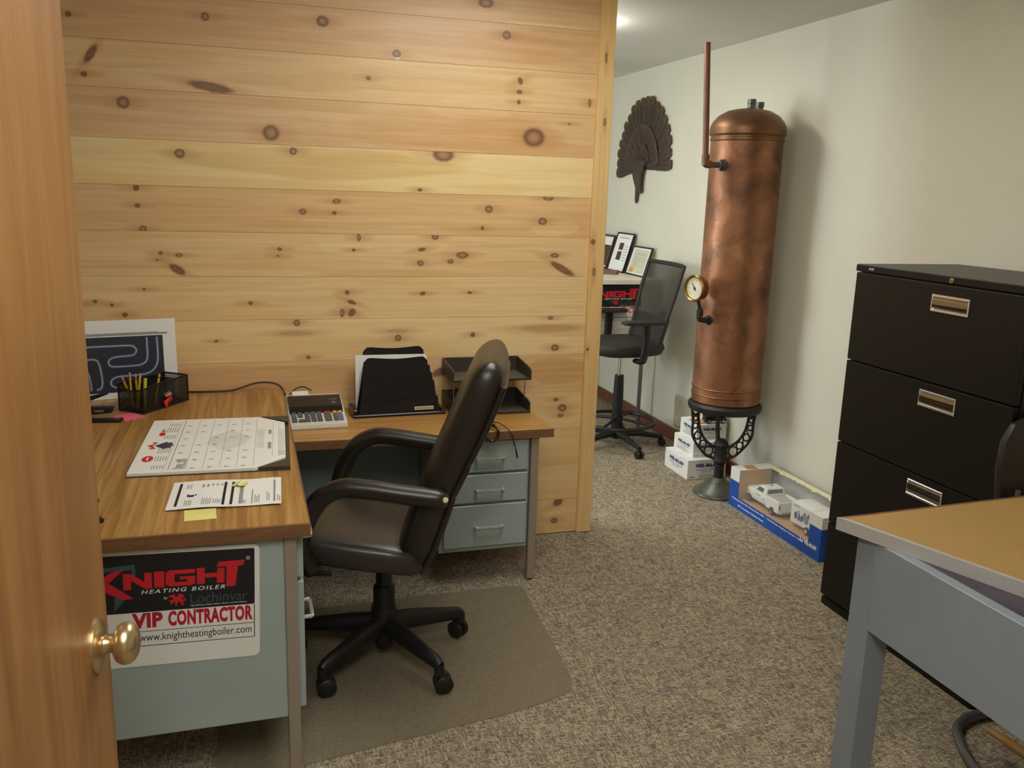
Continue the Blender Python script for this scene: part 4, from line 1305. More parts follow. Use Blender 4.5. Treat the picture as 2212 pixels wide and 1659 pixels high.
slab([(0.0392, -0.044, 0.084), (0.0392, 0.044, 0.084), (0.0366, 0.040, 0.103), (0.0366, -0.040, 0.103)], (0.001, 0, 0.0001))
slab([(-0.058, -0.044, 0.083), (-0.058, 0.044, 0.083), (-0.034, 0.040, 0.104), (-0.034, -0.040, 0.104)], (-0.001, 0, 0.0008))
for s in (-1, 1):
    slab([(-0.046, s * 0.0530, 0.083), (0.012, s * 0.0530, 0.083), (0.012, s * 0.0483, 0.103), (-0.026, s * 0.0483, 0.103)], (0, s * 0.001, 0))
obj('windows', b, M['toy_glass'], t, False)
pick('bed_side', [(0.046, 0.158, -0.059, -0.048, 0.022, 0.082)], M['toy_white'])
pick('bed_side', [(0.046, 0.158, 0.048, 0.059, 0.022, 0.082)], M['toy_white'])
pick('bed_floor', [(0.046, 0.156, -0.048, 0.048, 0.036, 0.044)], M['toy_white'], bev=0.001)
pick('tonneau', [(0.046, 0.154, -0.047, 0.047, 0.066, 0.070)], M['grey_card'], bev=0.001)
pick('tailgate', [(0.154, 0.160, -0.048, 0.048, 0.030, 0.080)], M['toy_white'], bev=0.002)
pick('rear_bumper', [(0.160, 0.168, -0.052, 0.052, 0.022, 0.032)], M['chrome'], bev=0.002)
pick('chassis', [(-0.135, 0.155, -0.040, 0.040, 0.012, 0.024)], M['tyre'], bev=0.002)
for s in (-1, 1):
    pick('tail_lamp', [(0.1585, 0.1605, s * 0.0535 - 0.0045, s * 0.0535 + 0.0045, 0.044, 0.064)], M['calc_red'], bev=0.0005)
pick('roof_light', [(-0.006, 0.004, -0.008, 0.008, 0.112, 0.115)], M['calc_red'], bev=0.001)
b = BM(); o = (0, 0, 0)
add_text(b, 'WEIL-McLAIN', (-0.044, -0.0574, 0.058), X, Z, 0, 0, 0.042, 0.006, 0.02, 0, 1, 0)
quad(b, (0.022, -0.0573, 0.05), X, Z, 0, 0.008, 0, 0.006, 0)
printed('lettering', b, [M['ink']], t)
for x in (-0.098, 0.104):
    for s in (-1, 1):
        b = BM(); lathe(b, [(0, -0.009), (0.016, -0.009), (0.021, -0.006), (0.021, 0.006), (0.016, 0.009), (0, 0.009)], 20, Matrix.Translation((x, s * 0.0545, 0.021)) @ axis_to((0, 1, 0)))
        w_ = obj('wheel', b, M['tyre'], t)
        b = BM(); lathe(b, [(0, -0.0105), (0.011, -0.0105), (0.012, 0.0), (0.011, 0.0105), (0, 0.0105)], 14, Matrix.Translation((x, s * 0.0545, 0.021)) @ axis_to((0, 1, 0)))
        obj('hubcap', b, M['chrome'], w_)
# toy trailer
t = thing('toy_trailer', 'white toy box trailer with picture on its side inside the blue window box', 'toy', (2.496, 3.248, 0.0525), math.radians(-90))
pick('trailer_body', [(-0.085, 0.085, -0.058, 0.058, 0.022, 0.122)], M['toy_white'], bev=0.003)
b = BM()
rl = []
for (hx, hy, z) in ((0.083, 0.056, 0.122), (0.076, 0.049, 0.128), (0.05, 0.03, 0.131)):
    rl.append([Vector((x, y, z)) for x, y in superellipse(0, 0, hx, hy, 20, 0.4)])
rings(b, rl)
obj('trailer_roof', b, M['toy_white'], t)
b = BM(); tube(b, [(-0.085, 0, 0.026), (-0.118, 0, 0.026)], 0.003, 6); tube(b, [(-0.118, 0, 0.026), (-0.118, 0, 0.0)], 0.003, 6)
obj('tow_bar', b, M['chrome'], t)
for s in (-1, 1):
    b = BM(); lathe(b, [(0, -0.008), (0.015, -0.008), (0.019, -0.005), (0.019, 0.005), (0.015, 0.008), (0, 0.008)], 18, Matrix.Translation((0.05, s * 0.058, 0.0195)) @ axis_to((0, 1, 0)))
    w_ = obj('wheel', b, M['tyre'], t)
    b = BM(); lathe(b, [(0, -0.0092), (0.009, -0.0092), (0.009, 0.0092), (0, 0.0092)], 12, Matrix.Translation((0.05, s * 0.058, 0.0195)) @ axis_to((0, 1, 0)))
    obj('hubcap', b, M['dial'], w_)
b = BM()
o = (-0.085, -0.0583, 0.022)
add_text(b, 'WEIL-McLAIN', o, X, Z, 0.020, 0.086, 0.046, 0.006, 0.02, 0, 1, 0)
random.seed(11)
for (cx, cy, a, h, m_) in ((.040, .048, .012, .020, 1), (.066, .050, .013, .022, 2), (.095, .056, .012, .014, 1), (.118, .052, .020, .027, 3), (.108, .078, .010, .008, 1), (.060, .073, .008, .009, 3), (.085, .040, .014, .010, 2), (.135, .075, .008, .014, 2)):
    polyf(b, o, X, Z, [(cx + a * (0.7 + 0.5 * random.random()) * math.cos(q), cy * 0.88 + h * (0.7 + 0.5 * random.random()) * math.sin(q)) for q in [2 * PI * k / 9 for k in range(9)]], m_, 0.0003 + 0.0001 * m_)
printed('side_picture', b, [M['ink'], M['slate'], M['calc_blue'], M['grey_ink']], t)

# ================================================================== TURKEY TAIL ON THE WALL
t = thing('turkey_tail_fan', 'brown spread turkey tail fan with hanging beard on the pale wall', 'wall decoration', (RW - 0.002, 5.66, 1.745))
random.seed(5)
def feather(Lf, wb, wt, lift, curl):
    bm = BM()
    n = 9
    left, right = [], []
    for i in range(n + 1):
        s = i / n
        w = (wb + (wt - wb) * min(1, s * 1.25)) * (1 if s < 0.86 else math.sqrt(max(0.0, 1 - ((s - 0.86) / 0.2) ** 2)))
        zz = lift + curl * s * s
        j = 0.0035 * (random.random() - 0.5)
        left.append((s * Lf, w / 2 + j, zz))
        right.append((s * Lf, -w / 2 - j, zz))
    rows = []
    for (a, c) in zip(left, right):
        m_ = ((a[0] + c[0]) / 2 + 0.004, 0, a[2] + 0.004)
        rows.append([a, m_, c])
    va = [[bm.verts.new(p) for p in r] for r in rows]
    vb = [[bm.verts.new((p[0], p[1], p[2] - 0.0022)) for p in r] for r in rows]
    for i in range(n):
        for k in range(2):
            f = bm.faces.new((va[i][k], va[i][k + 1], va[i + 1][k + 1], va[i + 1][k])); f.material_index = 1 if i >= n - 1 else 0
            bm.faces.new((vb[i][k + 1], vb[i][k], vb[i + 1][k], vb[i + 1][k + 1]))
        bm.faces.new((va[i][0], va[i + 1][0], vb[i + 1][0], vb[i][0]))
        bm.faces.new((va[i + 1][2], va[i][2], vb[i][2], vb[i + 1][2]))
    for e in (0, n):
        f = (va[e][0], vb[e][0], vb[e][1], vb[e][2], va[e][2], va[e][1])
        bm.faces.new(f if e == 0 else f[::-1])
    tube(bm, [(0, 0, lift + 0.004), (Lf * 0.5, 0, lift + 0.005 + curl * 0.25), (Lf * 0.96, 0, lift + curl + 0.004)], [0.0028, 0.002, 0.0008], 5)
    return bm
def fan_layer(n, a0, a1, lens, wt, lift):
    for i in range(n):
        a = math.radians(a0 + (a1 - a0) * i / (n - 1))
        s = i / (n - 1) * (len(lens) - 1)
        k = min(int(s), len(lens) - 2)
        Lf = (lens[k] + (lens[k + 1] - lens[k]) * (s - k)) * (0.98 + 0.04 * random.random())
        bm = feather(Lf, 0.014, wt, lift + 0.0016 * (i % 3), 0.006)
        d = Vector((0, math.cos(a), math.sin(a)))
        w = Vector((-1, 0, 0)).cross(d)
        mtx = Matrix(((d.x, w.x, -1, 0), (d.y, w.y, 0, 0), (d.z, w.z, 0, 0), (0, 0, 0, 1)))
        bmesh.ops.transform(bm, matrix=mtx, verts=bm.verts)
        obj('feather', bm, [M['feather'], M['feather_tip']], t, True, 0.7)
fan_layer(19, -4, 178, [0.40, 0.40, 0.415, 0.44, 0.465, 0.478, 0.47, 0.465, 0.46, 0.46], 0.078, 0.004)
fan_layer(13, 8, 168, [0.25, 0.27, 0.29, 0.29, 0.28], 0.075, 0.009)
fan_layer(8, 25, 155, [0.15, 0.17, 0.17, 0.15], 0.05, 0.014)
b = BM()
for k in range(9):
    q = (k - 4) / 4
    tube(b, smooth_path([(-0.02, q * 0.10, 0.05), (-0.03, q * 0.065, -0.03), (-0.026, q * 0.042 - 0.010, -0.10), (-0.018, q * 0.022 - 0.03, -0.17)], 3), [0.012] * 9 + [0.004], 6)
obj('neck_tuft', b, M['feather'], t)
b = BM()
for k in range(8):
    q = (k - 3.5) / 3.5
    tube(b, smooth_path([(-0.016, 0.022 + q * 0.012, -0.05), (-0.016, 0.026 + q * 0.014, -0.14), (-0.010, 0.034 + q * 0.018, -0.225 - 0.008 * (k % 3))], 3), [0.007, 0.007, 0.006, 0.006, 0.005, 0.005, 0.002], 6)
obj('beard', b, M['feather'], t)
b = BM(); box(b, -0.045, -0.035, -0.018, 0.010, 0.026, 0.034, 0.002)
obj('binding', b, M['old_brass'], t)

# ================================================================== WALL REGISTER
t = thing('wall_register', 'louvred painted air register low on the pale wall behind the cartons', 'vent', (RW - 0.001, 4.82, 0.10))
b = BM()
for q in ((-0.11, 0.11, 0.20, 0.212), (-0.11, 0.11, 0.0, 0.012), (-0.11, -0.098, 0.012, 0.20), (0.098, 0.11, 0.012, 0.20)):
    box(b, -0.012, 0.0, q[0], q[1], q[2], q[3], 0.001)
obj('frame', b, M['vent'], t, False)
b = BM(); box(b, -0.002, 0.0, -0.098, 0.098, 0.012, 0.20)
obj('duct_shade', b, M['ink'], t, False)  # flat black sheet paints in the shade of the duct behind the louvres
for k in range(12):
    z = 0.018 + 0.0155 * k
    b = BM(); prism(b, [(-0.011, z), (-0.010, z - 0.001), (-0.003, z + 0.009), (-0.004, z + 0.010)], (0, -0.098, 0), X, Z, (0, 0.196, 0))
    obj('louvre', b, M['vent'], t, False)

# ================================================================== BACK COUNTER WITH FRAMES
KY = 5.20
t = thing('back_counter', 'cream counter table against the pale wall in the back room', 'table', (2.05, 5.55, 0))
wbox('countertop', (1.45, 2.62, KY, 6.30, 0.992, 1.022), M['cream'], t, 0.002)
wbox('front_panel', (1.50, 2.56, KY + 0.03, KY + 0.05, 0.60, 0.992), M['cream'], t, 0.001)
for (x, y) in ((2.535, KY + 0.052), (1.50, KY + 0.052), (2.535, 6.20), (1.50, 6.20)):
    bm = BM(); tube(bm, [(x + 0.014, y + 0.02, 0.0), (x + 0.014, y + 0.02, 0.992)], 0.0135, 10)
    wobj('leg', bm, M['grey_tube'], t)
heating_sign('advertising_sign', 'boiler contractor sign hung on the cream counter behind the tall mesh stool', (2.052, KY + 0.0275, 0.700), 0, 0)
def framed(name, label, loc, yaw, lean, w, h, fw, mfr, build):
    t = thing(name, label, 'frame', loc, yaw, 'framed papers on the back counter')
    rt = Matrix.Rotation(lean, 4, 'X')
    bm = BM()
    for q in ((0, w, 0, fw), (0, w, h - fw, h), (0, fw, fw, h - fw), (w - fw, w, fw, h - fw)):
        box(bm, q[0], q[1], 0, 0.014, q[2], q[3], 0.001)
    bmesh.ops.transform(bm, matrix=rt, verts=bm.verts)
    obj('frame_border', bm, mfr, t, False)
    bm = BM(); box(bm, fw, w - fw, 0.006, 0.012, fw, h - fw)
    bmesh.ops.transform(bm, matrix=rt, verts=bm.verts)
    obj('sheet', bm, M['paper'], t, False)
    bm = BM()
    ms = build(bm, w, h)
    bmesh.ops.transform(bm, matrix=rt, verts=bm.verts)
    printed('print', bm, ms, t)
    return t
def doc_a(bm, w, h):
    o = (0, 0.0058, 0)
    quad(bm, o, X, Z, w * .30, w * .56, h * .30, h * .52, 0); quad(bm, o, X, Z, w * .30, w * .56, h * .56, h * .74, 0)
    quad(bm, o, X, Z, w * .2, w * .8, h * .86, h * .88, 1)
    for k in range(6):
        quad(bm, o, X, Z, w * .62, w * .86, h * (.3 + .07 * k), h * (.315 + .07 * k), 1)
    return [M['frame_brown'], M['grey_ink']]
def doc_b(bm, w, h):
    o = (0, 0.0058, 0)
    quad(bm, o, X, Z, w * .12, w * .88, h * .10, h * .90, 1)
    quad(bm, o, X, Z, w * .14, w * .86, h * .14, h * .83, 0, 0.0005)
    quad(bm, o, X, Z, w * .14, w * .34, h * .12, h * .26, 2, 0.0007)
    quad(bm, o, X, Z, w * .3, w * .7, h * .72, h * .74, 3, 0.0007)
    for k in range(5):
        quad(bm, o, X, Z, w * .24, w * .76, h * (.34 + .07 * k), h * (.35 + .07 * k), 3, 0.0007)
    return [M['green_grey'], M['pale_ink'], M['calc_orange'], M['grey_ink']]
def doc_c(bm, w, h):
    o = (0, 0.0058, 0)
    quad(bm, o, X, Z, w * .10, w * .9, h * .10, h * .70, 0)
    return [M['frame_brown']]
CT = 1.0228
framed('framed_paper', 'dark framed white sheet with two brown pictures on the back counter', (2.545, 5.945, CT), math.radians(-90), math.radians(-16), 0.285, 0.285, 0.010, M['ink'], doc_a)
framed('framed_paper', 'dark framed pale certificate with an orange corner seal on the back counter', (2.555, 5.645, CT), math.radians(-90), math.radians(-17), 0.30, 0.205, 0.010, M['mesh_black'], doc_b)
framed('framed_paper', 'brown framed picture half hidden by the pine corner board', (2.555, 6.26, CT), math.radians(-90), math.radians(-15), 0.27, 0.255, 0.014, M['frame_brown'], doc_c)
b = BM(); box(b, -0.09, 0.09, -0.03, 0.03, 0, 0.028, 0.003)
o = obj('wooden_block', b, M['edge_lam'], None, False, loc=(2.40, 5.62, CT))
o.rotation_euler = (0, 0, -0.7)
tag(o, 'low brown wooden block lying before the framed papers on the back counter', 'block')

# ================================================================== DRAFTING STOOL
t = thing('drafting_stool', 'tall black mesh-backed drafting stool with foot ring before the cream counter', 'stool', (2.225, 4.90, 0), math.radians(180))
# local +x is the way the sitter faces (towards -x in the room)
b = BM(); lathe(b, [(0, 0.05), (0.030, 0.05), (0.036, 0.07), (0.036, 0.10), (0.030, 0.11), (0, 0.11)], 20)
obj('hub', b, M['black_plastic'], t)
for k in range(5):
    a = math.radians(90 + 5 + 72 * k)
    d = Vector((math.cos(a), math.sin(a), 0))
    b = BM(); tube(b, [d * 0.02 + Z * 0.085, d * 0.15 + Z * 0.082, d * 0.30 + Z * 0.062], [0.024, 0.020, 0.014], 10, up=(0, 0, 1))
    leg = obj('base_arm', b, M['black_plastic'], t)
    b = BM()
    c = d * 0.298
    wd = Vector((-d.y, d.x, 0))
    for s in (-1, 1):
        lathe(b, [(0, -0.008), (0.022, -0.008), (0.025, 0), (0.022, 0.008), (0, 0.008)], 16, Matrix.Translation(c + wd * s * 0.014 + Z * 0.0255) @ axis_to(wd))
    tube(b, [c + Z * 0.02, c + Z * 0.058], 0.009, 8)
    obj('caster', b, M['black_plastic'], leg)
b = BM(); lathe(b, [(0, 0.10), (0.036, 0.10), (0.036, 0.20), (0.030, 0.42), (0.028, 0.46), (0, 0.46)], 20)
obj('column_sleeve', b, M['black_plastic'], t)
b = BM(); lathe(b, [(0, 0.45), (0.014, 0.45), (0.014, 0.605), (0, 0.605)], 14)
obj('gas_piston', b, M['chrome'], t)
b = BM()
tube(b, [(0.235 * math.cos(q), 0.235 * math.sin(q), 0.165) for q in [2 * PI * k / 40 for k in range(40)]], 0.011, 8, loop=True)
for k in range(4):
    q = PI / 4 + k * PI / 2
    tube(b, [(0.03 * math.cos(q), 0.03 * math.sin(q), 0.18), (0.235 * math.cos(q), 0.235 * math.sin(q), 0.165)], 0.009, 8)
obj('foot_ring', b, M['black_plastic'], t)
b = BM()
rl = []
for (z, hx, hy) in ((0.575, 0.17, 0.17), (0.590, 0.225, 0.225), (0.625, 0.240, 0.240), (0.650, 0.232, 0.232), (0.662, 0.18, 0.18)):
    rl.append([Vector((x + 0.0, y, z + 0.025 + 0.02 * max(0, -x) )) for x, y in superellipse(0.0, 0, hx, hy, 32, 0.6)])
rings(b, rl)
obj('seat', b, M['mesh_black'], t, angle=1.0)
# back: frame and mesh, slightly reclined
def BP(y, s):          # s 0 bottom .. 1 top
    return Vector((-0.135 - 0.135 * s - 0.03 * (1 - (y / 0.24) ** 2) , y, 0.655 + 0.50 * s))
def hwid(s):
    return 0.20 + 0.035 * min(1, s * 1.6)
b = BM()
outl = [BP(-hwid(s), s) for s in [k / 8 for k in range(9)]] + [BP(y, 1.0) for y in (-0.20, -0.1, 0.0, 0.1, 0.20)] + [BP(hwid(s), s) for s in [1 - k / 8 for k in range(9)]] + [BP(y, 0.0) for y in (0.15, 0.05, -0.05, -0.15)]
tube(b, outl, 0.013, 8, loop=True)
obj('back_frame', b, M['mesh_black'], t)
b = BM()
rl = []
for k in range(9):
    s = k / 8
    rl.append([BP(hwid(s) * q, s) for q in (-1, -0.5, 0, 0.5, 1)])
rings(b, rl, closed=False, caps=False)
obj('mesh_panel', b, M['back_mesh'], t)
b = BM(); rl = []
for s in (0.0, 0.1, 0.22, 0.34, 0.36):
    rl.append([BP(y, s) + Vector((-0.014 + dx, 0, 0)) for y, dx in superellipse(0, 0, 0.215, 0.016, 20, 0.4)])
rings(b, rl)
obj('lumbar_panel', b, M['mesh_black'], t)
b = BM(); tube(b, smooth_path([(-0.08, 0, 0.585), (-0.20, 0, 0.60), (-0.235, 0, 0.70), (-0.285, 0, 0.86)], 5), 0.020, 8, flat=2.0)
obj('back_stem', b, M['black_plastic'], t)
for s in (-1, 1):
    b = BM(); tube(b, smooth_path([(-0.02, s * 0.19, 0.585), (-0.02, s * 0.275, 0.60), (-0.03, s * 0.285, 0.70), (-0.03, s * 0.280, 0.815)], 5), 0.017, 8, flat=1.6)
    ar = obj('arm_post', b, M['black_plastic'], t)
    b = BM(); rl = []
    for (x, hw, hh) in ((-0.15, 0.022, 0.006), (-0.14, 0.036, 0.012), (0.0, 0.042, 0.014), (0.11, 0.036, 0.012), (0.125, 0.02, 0.006)):
        rl.append([Vector((x, y, z)) for y, z in superellipse(s * 0.278, 0.828, hw, hh, 16, 0.5)])
    rings(b, rl)
    obj('arm_pad', b, M['mesh_black'], ar)

# ================================================================== THINGS ON THE WALNUT DESK
DZ = 0.7452
# framed picture against the boards
t = thing('picture_board', 'white bordered picture of glowing tubing leaning on the pine boards', 'picture', (-0.262, 3.555, DZ), math.radians(11))
lean = Matrix.Rotation(math.radians(-4.0), 4, 'X')
b = BM(); box(b, -0.66, 0.0, 0.0, 0.006, 0.0, 0.298, 0.0008)
bmesh.ops.transform(b, matrix=lean, verts=b.verts)
obj('board', b, M['paper'], t, False)
b = BM()
o = (0, 0, 0)
quad(b, o, X, Z, -0.60, -0.047, 0.024, 0.236, 0)
quad(b, o, X, Z, -0.62, -0.030, 0.240, 0.247, 1)
quad(b, o, X, Z, -0.66, -0.064, 0.2475, 0.250, 1)
def PX(cx, cy):
    return Vector((-0.047 + (cx - 650) / 3.3185 * 0.00158, 0, 0.236 - (cy - 205) / 3.3185 * 0.00187))
def glow(pts, wid):
    P = smooth_path([PX(*p) for p in pts], 6)
    for lay, (k, mi) in enumerate(((1.0, 2), (0.62, 3), (0.28, 4))):
        wv = wid * k
        prev = None
        for i, p in enumerate(P):
            d = (P[min(i + 1, len(P) - 1)] - P[max(i - 1, 0)]).normalized()
            nn = Vector((-d.z, 0, d.x)) * wv
            cur = (b.verts.new(p + nn - Y * (0.0005 + 0.0002 * lay)), b.verts.new(p - nn - Y * (0.0005 + 0.0002 * lay)))
            if prev:
                f = b.faces.new((prev[0], prev[1], cur[1], cur[0]))
                f.material_index = mi
                f.normal_update()
                if f.normal.y > 0:
                    f.normal_flip()
            prev = cur
glow([(70, 266), (250, 266), (405, 268), (438, 284), (448, 305), (432, 328), (400, 336), (300, 340), (255, 352), (238, 375), (250, 398), (290, 406), (400, 406), (470, 402), (512, 382), (528, 340), (530, 215)], 0.0055)
glow([(606, 215), (606, 340), (596, 400), (560, 445), (500, 466), (400, 472), (310, 474), (262, 488), (246, 514), (258, 538), (300, 550), (345, 552)], 0.0055)
glow([(70, 350), (130, 350), (160, 362), (174, 400), (184, 470), (184, 520), (168, 548), (140, 556)], 0.0055)
glow([(85, 430), (98, 480), (104, 560)], 0.0045)
bmesh.ops.transform(b, matrix=lean, verts=b.verts)
printed('picture_print', b, [plain('night_blue_print', (40, 42, 56), 0.45), M['grey_ink'], plain('tube_glow_outer', (66, 72, 92), 0.5), plain('tube_glow_mid', (112, 124, 150), 0.5), plain('tube_glow_core', (168, 182, 204), 0.5)], t)

# wire mesh organizer
og_a = math.atan2(0.19, 0.137)
t = thing('desk_organizer', 'black wire mesh desk organizer holding yellow pencils', 'organizer', (-0.359, 3.252, DZ), og_a)
# local +x along the long side, local +y across (away from the camera)
OL, OW, OH = 0.235, 0.11, 0.100
def panel(pts, thick, nm='mesh_side', mt=None):
    bm = BM()
    a = [bm.verts.new(Vector(p)) for p in pts]
    bm.faces.new(a)
    return obj(nm, bm, mt or M['wire_mesh'], t, False)
panel([(0, 0, .002), (OL, 0, .002), (OL, 0, OH), (0.055, 0, OH - .004), (0, 0, OH - .012)], 0)
panel([(0, OW, .002), (OL, OW, .002), (OL, OW, OH), (0, OW, OH)], 0)
panel([(0, 0, .002), (0, OW, .002), (0, OW, OH), (0, OW * 0.5, OH - 0.022), (0, 0, OH - .012)], 0)
panel([(OL, 0, .002), (OL, OW, .002), (OL, OW, OH), (OL, 0, OH)], 0)
panel([(0.06, 0, .002), (0.06, OW, .002), (0.06, OW, OH), (0.06, 0, OH - .004)], 0, 'divider')
panel([(0.165, 0, .002), (0.165, OW, .002), (0.165, OW, OH), (0.165, 0, OH)], 0, 'divider')
panel([(0.06, 0.055, .002), (0.165, 0.055, .002), (0.165, 0.055, OH), (0.06, 0.055, OH)], 0, 'divider')
b = BM(); box(b, 0, OL, 0, OW, 0.0004, 0.002)
obj('base', b, M['black_plastic'], t, False)
b = BM()
for z in (0.003,):
    tube(b, [(0, 0, z), (OL, 0, z), (OL, OW, z), (0, OW, z)], 0.0025, 6, loop=True)
tube(b, [(0, 0, OH - .012), (0.055, 0, OH - .004), (OL, 0, OH), (OL, OW, OH), (0, OW, OH), (0, OW * .5, OH - .022)], 0.003, 6, loop=True)
for (x, y, z) in ((0, 0, OH - .012), (OL, 0, OH), (OL, OW, OH), (0, OW, OH)):
    tube(b, [(x, y, 0.002), (x, y, z)], 0.0026, 6)
for x in (0.06, 0.165):
    tube(b, [(x, 0, OH - 0.002), (x, OW, OH)], 0.0022, 6)
obj('wire_rim', b, M['gloss_black'], t)
ogm = root_matrix(t)
def pencil(p0, p1, label):
    a, e = ogm @ Vector(p0), ogm @ Vector(p1)
    d = (e - a).normalized()
    q = thing('pencil', label, 'pencil', a, 0, 'yellow pencils in the organizer')
    d0 = (e - a).normalized(); e = a + d0 * ((e - a).length + 0.014)
    Ln = (e - a).length
    bm = BM(); tube(bm, [Vector((0, 0, 0)) + d * 0.012, d * (Ln - 0.018)], 0.0038, 6)
    obj('shaft', bm, M['pencil'], q, True, 0.4)
    bm = BM(); tube(bm, [d * 0.0005, d * 0.012], [0.0006, 0.0036], 6)
    obj('point', bm, M['kraft'], q)
    bm = BM(); tube(bm, [d * (Ln - 0.018), d * (Ln - 0.010)], 0.004, 8)
    obj('ferrule', bm, M['chrome'], q)
    bm = BM(); tube(bm, [d * (Ln - 0.010), d * (Ln - 0.001), d * Ln], [0.0038, 0.0036, 0.0024], 8)
    obj('eraser', bm, M['eraser'], q)
pencil((0.030, 0.078, .003), (0.018, 0.070, .128), 'yellow pencil with pink eraser, tallest of the bunch in the near organizer compartment')
pencil((0.042, 0.060, .003), (0.026, 0.052, .122), 'yellow pencil with pink eraser in the middle of the bunch in the near compartment')
pencil((0.020, 0.050, .003), (0.030, 0.036, .126), 'yellow pencil with pink eraser, nearest of the bunch in the near compartment')
pencil((0.050, 0.085, .003), (0.010, 0.092, .112), 'yellow pencil slanting left at the edge of the near organizer compartment')
pencil((0.075, 0.020, .003), (0.100, 0.014, .114), 'single yellow pencil in the middle compartment of the mesh organizer')
b = BM(); tube(b, [Vector((0, 0, 0)), Vector((0.01, 0, 0.118))], [0.005, 0.0058], 8)
o = obj('highlighter', b, plain('lime_plastic', (214, 220, 40), 0.35), None, loc=ogm @ Vector((0.034, 0.030, 0.003)))
tag(o, 'bright lime highlighter among the pencils in the near organizer compartment', 'pen')
b = BM(); box(b, 0, 0.042, 0, 0.010, 0, 0.016, 0.002); box(b, 0.0, 0.013, -0.001, 0.011, -0.008, 0.012, 0.002, 1, 1)
o = obj('plastic_lighter', b, [M['red'], M['orange']], None, False, loc=ogm @ Vector((0.098, -0.0125, 0.0105)))
o.rotation_euler = (0, math.radians(-24), og_a)
tag(o, 'red and orange plastic piece at the long side of the mesh organizer', 'lighter')
b = BM(); lathe(b, [(0, -0.012), (0.009, -0.012), (0.0095, 0.0), (0.009, 0.012), (0, 0.012)], 14, axis_to((1, 0, 0.6)))
o = obj('metal_sharpener', b, M['chrome'], None, loc=ogm @ Vector((0.115, -0.0105, 0.052)))
tag(o, 'small silver metal cylinder hooked on the long side of the mesh organizer', 'sharpener')

# pink sticky note
b = BM(); prism(b, [(-0.039, -0.038), (0.039, -0.038), (0.039, 0.038), (-0.039, 0.038)], (0, 0, 0), X, Y, (0, 0, 0.0035))
o = obj('sticky_note', b, M['pink'], None, False, loc=(-0.409, 3.2185, DZ))
o.rotation_euler = (0, 0, math.radians(40))
tag(o, 'pink sticky note pad before the black mesh organizer', 'note pad')
# stapler, opened
t = thing('stapler', 'black stapler lying open beside the pink sticky notes', 'stapler', (-0.505, 3.175, DZ), math.radians(-7))
b = BM(); box(b, -0.075, 0.085, -0.018, 0.018, 0.0, 0.010, 0.003, 2); box(b, -0.075, -0.045, -0.014, 0.014, 0.010, 0.026, 0.003)
obj('base', b, M['black_plastic'], t)
b = BM(); prism(b, [(-0.075, 0.022), (0.055, 0.034), (0.058, 0.052), (-0.06, 0.052), (-0.078, 0.040)], (0, -0.015, 0), X, Z, (0, 0.030, 0))
ar = obj('arm', b, M['black_plastic'], t, False)
b = BM()
for k in range(6):
    quad(b, (0.0, -0.0151, 0.0385), X, Z, 0.0052 * k, 0.0052 * k + 0.0036, 0, 0.0055 + 0.0012 * (k % 2), 0)
printed('pale_mark', b, [M['grey_ink']], ar)
b = BM(); prism(b, [(-0.07, 0.053), (0.045, 0.098), (0.050, 0.104), (-0.075, 0.076)], (0, -0.010, 0), X, Z, (0, 0.020, 0))
obj('lifted_cover', b, M['gloss_black'], t, False)
b = BM(); box(b, 0.050, 0.075, -0.008, 0.008, 0.010, 0.012, 0.0005)
obj('anvil', b, M['chrome'], t, False)

# desk-pad calendar
t = thing('desk_pad_calendar', 'large white desk-pad calendar in a dark corner holder on the walnut desk', 'calendar', (-0.1015, 2.812, DZ), math.radians(-2.2))
CW, CV = 0.292, 0.219       # half sizes along y and x
b = BM(); box(b, -CV - 0.006, CV + 0.003, -CW - 0.003, CW + 0.003, 0.0, 0.0025, 0.001)
obj('holder', b, M['brown_plastic'], t, False)
b = BM(); prism(b, [(-CV - 0.004, -CW), (CV - 0.095, -CW), (CV - 0.01, -CW + 0.095), (CV - 0.01, CW - 0.085), (CV - 0.095, CW), (-CV - 0.004, CW)], (0, 0, 0.0028), X, Y, (0, 0, 0.008))
obj('pages', b, M['paper'], t, False)
for s in (-1, 1):
    b = BM(); prism(b, [(CV + 0.002, s * CW), (CV - 0.088, s * CW), (CV + 0.002, s * (CW - 0.085))], (0, 0, 0.003), X, Y, (0, 0, 0.0092))
    obj('corner', b, M['brown_plastic'], t, False)
b = BM()
o = (-CV, -CW, 0.0109)
U, V = Y, -X                       # reading direction and up
o = (CV, -CW, 0.0109)
W_, H_ = 2 * CW, 2 * CV
for k in range(1, 7):              # grid of weeks
    quad(b, o, U, V, 0.02, W_ - 0.02, 0.055 + 0.047 * k - 0.0006, 0.055 + 0.047 * k + 0.0006, 0)
quad(b, o, U, V, 0.02, W_ - 0.02, 0.335, 0.3362, 0); quad(b, o, U, V, 0.02, W_ - 0.02, 0.347, 0.348, 0)
for k in range(8):
    x = 0.02 + (W_ - 0.04) * k / 7
    quad(b, o, U, V, x - 0.0004, x + 0.0004, 0.102, 0.337, 2)
random.seed(9)
for r_ in range(5):
    for k in range(7):
        x = 0.02 + (W_ - 0.04) * k / 7
        if random.random() < 0.85:
            z = 0.055 + 0.047 * (r_ + 2) - 0.012
            quad(b, o, U, V, x + 0.004, x + 0.011 + 0.004 * random.random(), z - 0.010, z - 0.001, 0)
            quad(b, o, U, V, x + 0.0045, x + 0.0105, z - 0.0145, z - 0.0118, 0)
